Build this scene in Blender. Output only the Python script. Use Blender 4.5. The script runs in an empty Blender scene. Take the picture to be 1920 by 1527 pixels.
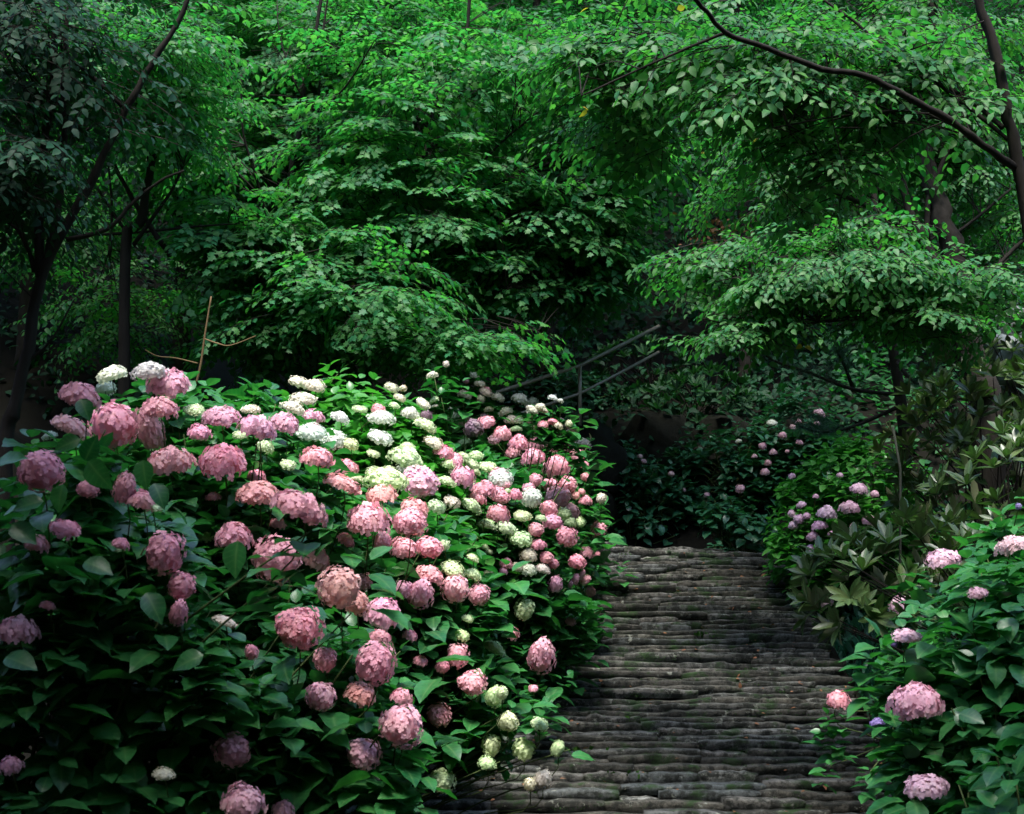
import bpy, math, random
import numpy as np
from mathutils import Matrix, Vector
R = math.radians
rng = np.random.default_rng(7)
random.seed(7)

# ------------------------------------------------------------------ camera, sky, sun, exposure
scene = bpy.context.scene
C = scene.collection
F, HY, EYE = 2400.0, 1000.0, 1.75          # lens in photo pixels, horizon row, eye height
cam_data = bpy.data.cameras.new("camera")
cam = bpy.data.objects.new("camera", cam_data)
C.objects.link(cam)
cam.location = (0, 0, EYE)
cam.rotation_euler = (R(90), 0, 0)
cam_data.sensor_width = 36
cam_data.lens = 45
cam_data.shift_y = (HY - 763.5) / 1920
cam_data.clip_start = 0.1
cam_data.clip_end = 500
cam_data.dof.use_dof = True
cam_data.dof.focus_distance = 9.0
cam_data.dof.aperture_fstop = 5.6
scene.camera = cam

SUN_EL, SUN_AZ = R(69), R(186)             # azimuth from +Y towards +X: high overhead, a little behind the viewer
world = bpy.data.worlds.new("World")
scene.world = world
world.use_nodes = True
wn = world.node_tree.nodes
sky = wn.new("ShaderNodeTexSky")
sky.sky_type = 'NISHITA'
sky.sun_disc = False
sky.sun_elevation = SUN_EL
sky.sun_rotation = SUN_AZ
wn["Background"].inputs["Strength"].default_value = 0.12
world.node_tree.links.new(sky.outputs["Color"], wn["Background"].inputs["Color"])
sun_data = bpy.data.lights.new("sun", 'SUN')
sun_data.energy = 1.5
sun_data.angle = R(18)
sun_data.color = (1.0, 0.97, 0.9)
sun = bpy.data.objects.new("sun", sun_data)
C.objects.link(sun)
sd = Vector((math.sin(SUN_AZ) * math.cos(SUN_EL), math.cos(SUN_AZ) * math.cos(SUN_EL), math.sin(SUN_EL)))
sun.rotation_euler = sd.to_track_quat('Z', 'Y').to_euler()
scene.view_settings.view_transform = 'Standard'
scene.view_settings.look = 'None'
scene.view_settings.exposure = 2.5
scene.view_settings.gamma = 1.0
scene.cycles.max_bounces = 5
scene.cycles.diffuse_bounces = 3
scene.cycles.glossy_bounces = 2
scene.cycles.transmission_bounces = 3
scene.cycles.use_denoising = True

# ------------------------------------------------------------------ helpers
def at(px, py, Y):
    return np.array(((px - 960) / F * Y, Y, EYE + (HY - py) / F * Y))

def tag(o, label=None, cat=None, group=None, kind=None):
    if label: o["label"] = label
    if cat: o["category"] = cat
    if group: o["group"] = group
    if kind: o["kind"] = kind
    return o

def empty(name, loc, label, cat, group=None):
    o = bpy.data.objects.new(name, None)
    C.objects.link(o)
    o.location = tuple(float(v) for v in loc)
    o.empty_display_size = 0.2
    return tag(o, label, cat, group)

def mesh_of(name, V, T, mat, rnd=None, smooth=False, uv=None):
    V = np.asarray(V, dtype=np.float32).reshape(-1, 3)
    T = np.asarray(T, dtype=np.int32).reshape(-1, 3)
    m = bpy.data.meshes.new(name)
    m.vertices.add(len(V)); m.vertices.foreach_set("co", V.ravel())
    m.loops.add(T.size); m.loops.foreach_set("vertex_index", T.ravel())
    m.polygons.add(len(T))
    m.polygons.foreach_set("loop_start", np.arange(0, T.size, 3, dtype=np.int32))
    m.polygons.foreach_set("loop_total", np.full(len(T), 3, dtype=np.int32))
    if smooth: m.polygons.foreach_set("use_smooth", np.ones(len(T), dtype=bool))
    m.update(calc_edges=True)
    if rnd is not None:
        a = m.attributes.new("rnd", 'FLOAT', 'POINT')
        a.data.foreach_set("value", np.asarray(rnd, dtype=np.float32))
    if uv is not None:
        a = m.attributes.new("leafuv", 'FLOAT_VECTOR', 'POINT')
        a.data.foreach_set("vector", np.tile(uv, (len(V) // len(uv), 1)).astype(np.float32).ravel())
    m.materials.append(mat)
    return m

def link(name, mesh, parent=None, loc=None, M=None):
    """place a mesh; its geometry (or loc/M) is in world space, the parent is a plain unrotated empty or object"""
    o = bpy.data.objects.new(name, mesh)
    C.objects.link(o)
    W = Matrix.Identity(4)
    if M is not None:
        W = Matrix(((M[0][0], M[0][1], M[0][2], loc[0]), (M[1][0], M[1][1], M[1][2], loc[1]),
                    (M[2][0], M[2][1], M[2][2], loc[2]), (0, 0, 0, 1)))
    elif loc is not None:
        W = Matrix.Translation(Vector([float(v) for v in loc]))
    if parent is not None:
        o.parent = parent
        pw = PW.get(parent.name)
        if pw is None:
            pw = Vector(parent.location)
            PW[parent.name] = pw
        W = Matrix.Translation(-pw) @ W
    o.matrix_basis = W
    return o
PW = {}

def norm(a):
    return a / np.maximum(np.linalg.norm(a, axis=-1, keepdims=True), 1e-9)

def frames(d, n, s):
    d = norm(d); y = norm(np.cross(n, d)); n = np.cross(d, y)
    return np.stack((d, y, n), axis=-1) * np.asarray(s).reshape(-1, 1, 1)

def leaf_uv(tpl):
    V = tpl[0]; w = np.maximum(np.abs(V[:, 1]), 0)
    return np.stack((V[:, 0], np.where(w > .01, 1.0, 0.0), np.ones(len(V))), -1)

def scatter(tpl, M, P, r):
    V, T = tpl
    N = len(P)
    W = np.einsum('nij,vj->nvi', M, V) + P[:, None, :]
    TT = (T[None] + (np.arange(N) * len(V))[:, None, None]).reshape(-1, 3)
    return W.reshape(-1, 3), TT, np.repeat(r, len(V))

def tube(pts, rad, k=6):
    pts = np.asarray(pts, float); rad = np.asarray(rad, float)
    n = len(pts)
    t = np.gradient(pts, axis=0); t = norm(t)
    ref = np.array((0.13, 0.9, 0.2))
    u = norm(np.cross(t, ref)); v = np.cross(t, u)
    a = np.arange(k) / k * 2 * np.pi
    ring = (np.cos(a)[None, :, None] * u[:, None] + np.sin(a)[None, :, None] * v[:, None]) * rad[:, None, None] + pts[:, None]
    V = ring.reshape(-1, 3)
    T = []
    for i in range(n - 1):
        for j in range(k):
            a0, a1 = i * k + j, i * k + (j + 1) % k
            T += [(a0, a1, a1 + k), (a0, a1 + k, a0 + k)]
    for j in range(1, k - 1):
        T.append((0, j + 1, j)); b = (n - 1) * k; T.append((b, b + j, b + j + 1))
    return V, np.array(T)

def merge(lst):
    V, T, o = [], [], 0
    for v, t in lst:
        V.append(v); T.append(t + o); o += len(v)
    return np.concatenate(V), np.concatenate(T)

def smoothline(pts, rad, k=4, wob=0.0):
    pts = np.asarray(pts, float); rad = np.asarray(rad, float)
    n = len(pts); out = []; ro = []
    for i in range(n - 1):
        p0, p1, p2, p3 = pts[max(i - 1, 0)], pts[i], pts[i + 1], pts[min(i + 2, n - 1)]
        for j in range(k):
            t = j / k
            out.append(0.5 * ((2 * p1) + (-p0 + p2) * t + (2 * p0 - 5 * p1 + 4 * p2 - p3) * t * t + (-p0 + 3 * p1 - 3 * p2 + p3) * t ** 3))
            ro.append(rad[i] * (1 - t) + rad[i + 1] * t)
    out.append(pts[-1]); ro.append(rad[-1])
    out = np.array(out)
    if wob: out[1:-1] += rng.normal(0, wob, (len(out) - 2, 3))
    return out, np.array(ro)

# ------------------------------------------------------------------ materials
def new_mat(name):
    m = bpy.data.materials.new(name); m.use_nodes = True
    n = m.node_tree.nodes; l = m.node_tree.links
    return m, n, l, n["Principled BSDF"], n["Material Output"]

def mixc(n, l, fac, a, b, typ='MIX'):
    x = n.new("ShaderNodeMix"); x.data_type = 'RGBA'; x.blend_type = typ
    for s, v in ((0, fac), (6, a), (7, b)):
        if hasattr(v, "is_linked") or hasattr(v, "links"): l.new(v, x.inputs[s])
        elif isinstance(v, (tuple, list)): x.inputs[s].default_value = (*v, 1)
        else: x.inputs[s].default_value = v
    return x.outputs[2]

def leaf_mat(name, ca, cb, back, rough=0.38, trans=0.3, spec=0.5):
    m, n, l, p, out = new_mat(name)
    at_ = n.new("ShaderNodeAttribute"); at_.attribute_name = "rnd"
    oi = n.new("ShaderNodeObjectInfo")
    add = n.new("ShaderNodeMath"); add.operation = 'ADD'
    l.new(at_.outputs["Fac"], add.inputs[0]); l.new(oi.outputs["Random"], add.inputs[1])
    fr = n.new("ShaderNodeMath"); fr.operation = 'FRACT'; l.new(add.outputs[0], fr.inputs[0])
    col = mixc(n, l, fr.outputs[0], ca, cb)
    geo = n.new("ShaderNodeNewGeometry")
    noi = n.new("ShaderNodeTexNoise"); noi.inputs["Scale"].default_value = 22
    l.new(geo.outputs["Position"], noi.inputs["Vector"])
    mr = n.new("ShaderNodeMapRange"); mr.inputs[1].default_value = .3; mr.inputs[2].default_value = .7
    mr.inputs[3].default_value = .75; mr.inputs[4].default_value = 1.2
    l.new(noi.outputs["Fac"], mr.inputs[0])
    col = mixc(n, l, 1.0, col, mr.outputs[0], 'MULTIPLY')
    lu = n.new("ShaderNodeAttribute"); lu.attribute_name = "leafuv"
    sx = n.new("ShaderNodeSeparateXYZ"); l.new(lu.outputs["Vector"], sx.inputs[0])
    def mth(op, a, b):
        q = n.new("ShaderNodeMath"); q.operation = op
        for i, v in enumerate((a, b)):
            if isinstance(v, (int, float)): q.inputs[i].default_value = v
            elif v is not None: l.new(v, q.inputs[i])
        return q.outputs[0]
    vein = mth('POWER', mth('ABSOLUTE', mth('SINE', mth('MULTIPLY', mth('SUBTRACT', sx.outputs[0], mth('MULTIPLY', sx.outputs[1], .16)), 22.0), None), None), 14.0)
    rib = mth('POWER', mth('SUBTRACT', 1.0, sx.outputs[1]), 9.0)
    on = mth('MULTIPLY', mth('MAXIMUM', mth('MULTIPLY', vein, .35), rib), mth('MULTIPLY', sx.outputs[2], .45))
    col = mixc(n, l, on, col, (.16, .30, .10))
    col2 = mixc(n, l, geo.outputs["Backfacing"], col, back)
    l.new(col2, p.inputs["Base Color"])
    p.inputs["Roughness"].default_value = rough
    p.inputs["Specular IOR Level"].default_value = spec
    tr = n.new("ShaderNodeBsdfTranslucent")
    tcol = mixc(n, l, 1.0, col, (.95, 1.65, .62), 'MULTIPLY')
    l.new(tcol, tr.inputs["Color"])
    mx = n.new("ShaderNodeMixShader"); mx.inputs[0].default_value = trans
    l.new(p.outputs[0], mx.inputs[1]); l.new(tr.outputs[0], mx.inputs[2]); l.new(mx.outputs[0], out.inputs["Surface"])
    bp = n.new("ShaderNodeBump"); bp.inputs["Strength"].default_value = .25; bp.inputs["Distance"].default_value = .004
    l.new(noi.outputs["Fac"], bp.inputs["Height"]); l.new(bp.outputs[0], p.inputs["Normal"])
    return m

M_HLEAF = leaf_mat("hydrangea leaf green", (.010, .095, .026), (.040, .190, .045), (.05, .14, .07), .36, .30)
M_HLEAF_D = leaf_mat("shaded hydrangea leaf green", (.010, .085, .045), (.022, .120, .055), (.04, .11, .07), .38, .2)  # darker, bluer copy: the tint of shade is put into the leaf colour
M_HLEAF_B = leaf_mat("young hydrangea leaf green", (.035, .19, .030), (.07, .26, .04), (.06, .16, .06), .36, .35)
M_MAPLE = leaf_mat("maple leaf green", (.026, .185, .066), (.095, .250, .066), (.04, .15, .07), .5, .52, .35)
M_CHERRY = leaf_mat("cherry leaf green", (.026, .150, .048), (.088, .230, .052), (.05, .16, .065), .5, .48, .35)
M_DARKLEAF = leaf_mat("shade dark leaf", (.004, .034, .014), (.010, .055, .020), (.015, .045, .025), .6, .25, .2)  # deep shade is put into this near black leaf colour
M_BACKLEAF = leaf_mat("hillside leaf", (.012, .090, .030), (.035, .150, .040), (.03, .11, .04), .55, .45, .3)
M_RHODO = leaf_mat("rhododendron leaf", (.034, .074, .022), (.072, .098, .032), (.12, .13, .07), .38, .2)
M_PINE = leaf_mat("pine needle", (.020, .075, .050), (.045, .120, .080), (.03, .09, .06), .5, .1)
M_YELLOW = leaf_mat("yellow autumn leaf", (.50, .30, .04), (.60, .38, .06), (.5, .3, .05), .5, .4)
M_BROWN = leaf_mat("dead brown leaf", (.16, .06, .025), (.24, .10, .04), (.18, .08, .03), .7, .2)
M_MOSS = leaf_mat("moss green", (.020, .075, .010), (.045, .120, .016), (.03, .08, .015), .8, .1, .2)

def petal_mat(name, rough=.55, trans=.25):
    m, n, l, p, out = new_mat(name)
    oi = n.new("ShaderNodeObjectInfo")
    at_ = n.new("ShaderNodeAttribute"); at_.attribute_name = "rnd"
    mr = n.new("ShaderNodeMapRange"); mr.inputs[3].default_value = .80; mr.inputs[4].default_value = 1.10
    l.new(at_.outputs["Fac"], mr.inputs[0])
    c1 = mixc(n, l, 1.0, oi.outputs["Color"], mr.outputs[0], 'MULTIPLY')
    noi = n.new("ShaderNodeTexNoise"); noi.inputs["Scale"].default_value = 14
    geo = n.new("ShaderNodeNewGeometry"); l.new(geo.outputs["Position"], noi.inputs["Vector"])
    rp = n.new("ShaderNodeMapRange"); rp.inputs[1].default_value = .5; rp.inputs[2].default_value = .72; rp.inputs[4].default_value = .55
    l.new(noi.outputs["Fac"], rp.inputs[0])
    tint = mixc(n, l, .28, oi.outputs["Color"], (.75, .80, .50))
    c2 = mixc(n, l, rp.outputs[0], c1, tint)
    l.new(c2, p.inputs["Base Color"]); p.inputs["Roughness"].default_value = rough
    p.inputs["Specular IOR Level"].default_value = .25
    tr = n.new("ShaderNodeBsdfTranslucent"); l.new(c2, tr.inputs["Color"])
    mx = n.new("ShaderNodeMixShader"); mx.inputs[0].default_value = trans
    l.new(p.outputs[0], mx.inputs[1]); l.new(tr.outputs[0], mx.inputs[2]); l.new(mx.outputs[0], out.inputs["Surface"])
    return m
M_PETAL = petal_mat("hydrangea petal")

def bark_mat(name, a, b, scale=18, zs=.25):
    m, n, l, p, out = new_mat(name)
    geo = n.new("ShaderNodeNewGeometry"); mp = n.new("ShaderNodeMapping"); mp.inputs["Scale"].default_value = (1, 1, zs)
    l.new(geo.outputs["Position"], mp.inputs["Vector"])
    noi = n.new("ShaderNodeTexNoise"); noi.inputs["Scale"].default_value = scale; noi.inputs["Detail"].default_value = 6
    l.new(mp.outputs[0], noi.inputs["Vector"])
    l.new(mixc(n, l, noi.outputs["Fac"], a, b), p.inputs["Base Color"])
    p.inputs["Roughness"].default_value = .9; p.inputs["Specular IOR Level"].default_value = .12
    bp = n.new("ShaderNodeBump"); bp.inputs["Strength"].default_value = .8; bp.inputs["Distance"].default_value = .02
    l.new(noi.outputs["Fac"], bp.inputs["Height"]); l.new(bp.outputs[0], p.inputs["Normal"])
    return m
M_BARK = bark_mat("dark tree bark", (.007, .006, .005), (.030, .025, .020))
M_BARK2 = bark_mat("grey brown tree bark", (.009, .008, .006), (.042, .036, .030), 14, .6)
M_STEM = bark_mat("green shrub stem", (.04, .08, .02), (.10, .12, .05), 30)
M_BAMBOO = bark_mat("pale bamboo", (.11, .07, .035), (.19, .13, .065), 20, .1)
M_STAKE = bark_mat("grey wooden stake", (.03, .035, .028), (.06, .065, .05), 20, .1)
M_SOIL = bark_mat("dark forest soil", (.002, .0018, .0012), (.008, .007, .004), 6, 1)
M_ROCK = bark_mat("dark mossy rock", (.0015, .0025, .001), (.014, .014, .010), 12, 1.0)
M_PALE = bark_mat("pale grey rock", (.16, .18, .17), (.36, .38, .36), 6, 2.5)

def stone_mat():
    m, n, l, p, out = new_mat("weathered paving stone")
    geo = n.new("ShaderNodeNewGeometry"); oi = n.new("ShaderNodeObjectInfo")
    def noise(sc, det=5, rough=.6):
        x = n.new("ShaderNodeTexNoise"); x.inputs["Scale"].default_value = sc; x.inputs["Detail"].default_value = det
        x.inputs["Roughness"].default_value = rough; l.new(geo.outputs["Position"], x.inputs["Vector"]); return x.outputs["Fac"]
    base = n.new("ShaderNodeValToRGB"); e = base.color_ramp.elements
    e[0].position = 0; e[0].color = (.055, .053, .046, 1); e[1].position = 1; e[1].color = (.29, .29, .26, 1)
    x = e.new(.35); x.color = (.115, .106, .086, 1); x = e.new(.6); x.color = (.105, .118, .118, 1); x = e.new(.8); x.color = (.15, .138, .122, 1)
    l.new(oi.outputs["Random"], base.inputs[0])
    def ramp(src, a, b, lo=0., hi=1.):
        q = n.new("ShaderNodeMapRange"); q.inputs[1].default_value = a; q.inputs[2].default_value = b
        q.inputs[3].default_value = lo; q.inputs[4].default_value = hi; l.new(src, q.inputs[0]); return q.outputs[0]
    c = mixc(n, l, 1.0, base.outputs[0], ramp(noise(38, 8, .7), .3, .7, .45, 1.5), 'MULTIPLY')
    c = mixc(n, l, ramp(noise(9, 6, .75), .45, .56, 0, .9), c, (.013, .015, .011))       # black lichen
    c = mixc(n, l, ramp(noise(13, 6, .7), .60, .66, 0, .8), c, (.30, .31, .26))           # pale lichen
    c = mixc(n, l, ramp(noise(5, 6, .7), .54, .63, 0, .85), c, (.020, .055, .010))        # moss
    l.new(c, p.inputs["Base Color"]); p.inputs["Roughness"].default_value = .75; p.inputs["Specular IOR Level"].default_value = .3
    bp = n.new("ShaderNodeBump"); bp.inputs["Strength"].default_value = 1.0; bp.inputs["Distance"].default_value = .03
    l.new(noise(28, 10, .78), bp.inputs["Height"]); l.new(bp.outputs[0], p.inputs["Normal"])
    return m
M_STONE = stone_mat()
mm, n_, l_, p_, o_ = new_mat("brown painted steel rail")
p_.inputs["Base Color"].default_value = (.30, .25, .21, 1); p_.inputs["Roughness"].default_value = .45; p_.inputs["Metallic"].default_value = .3
M_RAIL = mm

# ------------------------------------------------------------------ leaf templates (x along the leaf, y across, z its normal)
def strip_leaf(xs, ws, curve, fold, wave=0.0):
    V = []; T = []
    n = len(xs)
    for i, (x, w) in enumerate(zip(xs, ws)):
        z = -curve * x * x
        V.append((x, 0, z))
        if 0 < i < n - 1:
            s = wave * (1 if i % 2 else -1)
            V.append((x, w, z + fold * w + s)); V.append((x, -w, z + fold * w - s))
    idx = lambda i: 0 if i == 0 else 1 + (i - 1) * 3
    for s in (1, 2):
        a, b = idx(0), idx(1)
        T.append((a, b, b + s) if s == 2 else (a, b + s, b))
        for i in range(1, n - 2):
            a, b = idx(i), idx(i + 1)
            q = [(a, a + s, b + s), (a, b + s, b)]
            T += q if s == 1 else [(x[0], x[2], x[1]) for x in q]
        a, b = idx(n - 2), idx(n - 1)
        T.append((a, a + s, b) if s == 1 else (a, b, a + s))
    T = [(t[0], t[2], t[1]) for t in T]
    return np.array(V, float), np.array(T)
def up_facing(tpl):
    V, T = tpl
    nz = np.cross(V[T[:, 1]] - V[T[:, 0]], V[T[:, 2]] - V[T[:, 0]])[:, 2]
    T = T.copy(); T[nz < 0] = T[nz < 0][:, ::-1]
    return V, T
L_HYD = up_facing(strip_leaf([0, .10, .24, .40, .56, .72, .87, 1], [0, .20, .31, .35, .32, .25, .11, 0], .22, .28, .012))
L_HYD2 = up_facing(strip_leaf([0, .12, .27, .43, .60, .76, .90, 1], [0, .18, .30, .33, .31, .21, .08, 0], .45, .10, .02))
L_OVATE = up_facing(strip_leaf([0, .25, .6, 1], [0, .27, .25, 0], .25, .22))
L_RHO = up_facing(strip_leaf([0, .2, .45, .75, 1], [0, .09, .15, .13, 0], .10, .35))
L_SMALL = up_facing((np.array([(0, 0, 0), (.45, .30, .03), (1, 0, -.12), (.45, -.30, .03)], float), np.array([(0, 2, 1), (0, 3, 2)])))
def maple():
    pts = [(0, 0), (.12, .22), (.10, .48), (.38, .30), (.62, .42), (.66, .20), (1.05, 0), (.66, -.20), (.62, -.42), (.38, -.30), (.10, -.48), (.12, -.22)]
    V = [(.35, 0, 0)] + [(x, y, -.16 * (x * x) - .10 * abs(y)) for x, y in pts]
    T = [(0, i + 1, (i + 1) % 12 + 1) for i in range(12)]
    return up_facing((np.array(V, float), np.array(T)))
L_MAPLE = maple()

# ------------------------------------------------------------------ the ground
def ground_z(X, Y):
    X = np.asarray(X, float); Y = np.asarray(Y, float)
    z = np.interp(Y, [-100, 7.6, 12.4, 13.6, 15.0, 17.0, 22.0, 40, 100], [-.02, -.05, 1.58, 1.60, 2.9, 3.6, 6.8, 24, 30])
    z = z + np.interp(np.abs(X - .8), [0, 2.0, 4.2, 7, 16, 60], [0, 0, .35, 1.6, 9.5, 26]) * np.interp(Y, [-20, 12, 40], [1, 1, .25])
    z = z + np.interp(-Y, [0, 2, 10, 60], [0, 0, 15, 34])  # unseen slope behind the viewer, added to keep frontal sky light out
    z = z - .22 * np.interp(np.abs(X - .85), [0, 1.75, 2.1], [1, 1, 0]) * np.interp(Y, [6.8, 7.3, 13, 13.8], [0, 1, 1, 0])
    z = z + .10 * np.sin(X * 1.7 + 1) * np.sin(Y * 1.3) * np.clip(np.abs(X - 1) - 2, 0, 1) + .5 * np.sin(X * .31) * np.sin(Y * .27 + 1) * np.clip((np.hypot(X, Y - 8) - 12) / 8, 0, 1)
    return z
gx = np.concatenate((np.linspace(-90, -12, 30), np.linspace(-11.6, 12, 110), np.linspace(12.8, 90, 30)))
gy = np.concatenate((np.linspace(-90, -4, 25), np.linspace(-3.6, 26, 130), np.linspace(27, 100, 30)))
GX, GY = np.meshgrid(gx, gy)
V = np.stack((GX, GY, ground_z(GX, GY)), -1).reshape(-1, 3)
ni, nj = GX.shape
ii, jj = np.meshgrid(np.arange(ni - 1), np.arange(nj - 1), indexing='ij')
a = (ii * nj + jj).ravel()
T = np.concatenate((np.stack((a, a + 1, a + nj + 1), -1), np.stack((a, a + nj + 1, a + nj), -1)))
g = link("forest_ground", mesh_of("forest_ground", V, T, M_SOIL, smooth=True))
tag(g, "dark forest soil rising into steep wooded slopes around the steps, one added unseen behind the viewer to block light", None, None, "structure")

# ------------------------------------------------------------------ the stone stairs
RUN, SLOPE, Y0 = .119, .35, 7.77
def stair_left(Y): return -.85 + (Y - 7.8) * .03
def stair_right(Y): return 2.43 + (Y - 8) * .0375
root = bpy.data.objects.new("stone_stairs", None); C.objects.link(root); root.location = (.9, 7.7, 0)
tag(root, "long shallow flight of worn grey stone steps climbing between the hydrangeas", None, None, "structure")
Vb = []; Tb = []
yb = [7.2, Y0, 12.35, 13.9]; zb = [-.16, -.10, 1.50, 1.48]
for y, z in zip(yb, zb):
    Vb += [(stair_left(y) - .2, y, z), (stair_right(y) + .1, y, z)]
for i in range(3): Tb += [(2 * i, 2 * i + 1, 2 * i + 3), (2 * i, 2 * i + 3, 2 * i + 2)]
link("bedding", mesh_of("bedding", Vb, Tb, M_SOIL), root)
def stone_mesh(seed):
    r = np.random.default_rng(seed)
    nx = 11
    xs = np.linspace(-.5, .5, nx)
    prof = [(-.030, -.070), (-.045, -.038), (-.055, -.007), (-.047, .002), (.078, -.006), (.080, -.070)]   # y, z
    k = len(prof)
    w1 = np.cumsum(r.normal(0, .0065, nx)); w1 -= np.linspace(w1[0], w1[-1], nx)
    w2 = np.cumsum(r.normal(0, .008, nx)); w2 -= np.linspace(w2[0], w2[-1], nx)
    w1 = w1 * .8 + r.normal(0, .0028, nx); w2 = w2 + r.normal(0, .004, nx); hump = .004 * r.random()
    V = []
    for i, x in enumerate(xs):
        e = (abs(x) / .5) ** 8
        for j, (y, z) in enumerate(prof):
            top = 1 if z > -.02 else (.35 if z > -.05 else 0)
            yy = y * (1 - .12 * e) + r.normal(0, .002) + w2[i] * (1 if y < 0 else .3)
            zz = z + top * (w1[i] + hump * math.cos(x * 3) - .007 * e) + r.normal(0, .0015) * top
            V.append((x, yy, zz))
    T = []
    for i in range(nx - 1):
        for j in range(k - 1):
            a = i * k + j; b = a + k
            T += [(a, b, b + 1), (a, b + 1, a + 1)]
    for j in range(1, k - 1):
        T += [(0, j, j + 1)]; b = (nx - 1) * k; T += [(b, b + j + 1, b + j)]
    return mesh_of("step_stone", V, T, M_STONE, smooth=False)
stones = [stone_mesh(100 + i) for i in range(24)]
rows = [Y0 - .11]
while rows[-1] < 12.55: rows.append(rows[-1] + float(np.interp(rows[-1], [7.8, 8.9, 10.5, 12.4], [.112, .088, .085, .098])))
cnt = 0; joints = []
extra = []
for y in rows:
    y = y + rng.normal(0, .005)
    zrow = max(-.01, 1.75 - 4.47 + .35 * y)
    zrow = min(zrow, 1.628 + (y - 12.4) * .05)
    x = stair_left(y) + rng.uniform(-.25, .05)
    xr = stair_right(y) + rng.uniform(-.02, .1)
    while x < xr - .08:
        L = float(np.clip(rng.lognormal(math.log(.62), .45), .22, 1.5))
        if xr - x - L < .2: L = xr - x
        xc = x + L / 2
        tilt = -.05 * np.clip((y - 9.5) / 3, 0, 1) * (xc - .8)
        z = zrow + rng.normal(0, .011) + tilt
        yaw, roll = rng.normal(0, .018), rng.normal(0, .012)
        sx = L * 1.012
        Mx = Matrix.Rotation(yaw, 3, 'Z') @ Matrix.Rotation(roll, 3, 'Y') @ Matrix.Diagonal((sx * (1 if rng.random() < .5 else -1), rng.uniform(.85, 1.15), rng.uniform(.9, 1.1)))
        if Mx.determinant() < 0: Mx = Mx @ Matrix.Diagonal((-1, 1, 1)); 
        cnt += 1
        loc = (xc, y + rng.normal(0, .007), z)
        if cnt <= 299:
            link("step_stone", stones[int(rng.integers(24))], root, loc, Mx)
        else:
            me = stones[int(rng.integers(24))]
            co = np.empty(len(me.vertices) * 3, np.float32); me.vertices.foreach_get("co", co)
            tt = np.empty(len(me.polygons) * 3, np.int32); me.polygons.foreach_get("vertices", tt)
            extra.append((co.reshape(-1, 3) @ np.array(Mx).T + np.array(loc), tt.reshape(-1, 3)))
        joints.append((x, y - .03, z))
        if rng.random() < .35: joints.append((xc + rng.normal(0, L / 4), y - .045, z - .02))
        x += L + .004
if extra:
    Vx, Tx = merge(extra)
    tag(link("distant_step_stone", mesh_of("distant_step_stone", Vx, Tx, M_STONE), root), kind="stuff")
# moss, small weeds in the joints: nobody could count it
P = []; D = []; S = []
for (x, y, z) in joints:
    if rng.random() < .55: continue
    w = rng.uniform(.02, .10); big = rng.random() < .10
    for q in range(int(rng.integers(16, 60)) if not big else 26):
        P.append((x + rng.normal(0, w), y + rng.normal(0, .010), z + rng.uniform(-.035, -.004)))
        D.append((rng.normal(0, .6), rng.normal(-.4, .5), 1))
        S.append(rng.uniform(.006, .014) if not big else rng.uniform(.02, .05))
P = np.array(P); D = np.array(D)
Vm, Tm, rm = scatter(L_SMALL, frames(D, np.cross(D, rng.normal(size=D.shape)), S), P, rng.random(len(P)))
tag(link("moss", mesh_of("moss", Vm, Tm, M_MOSS, rm)), "small tufts of moss and weeds growing in the joints of the steps", "moss", None, "stuff")

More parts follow.
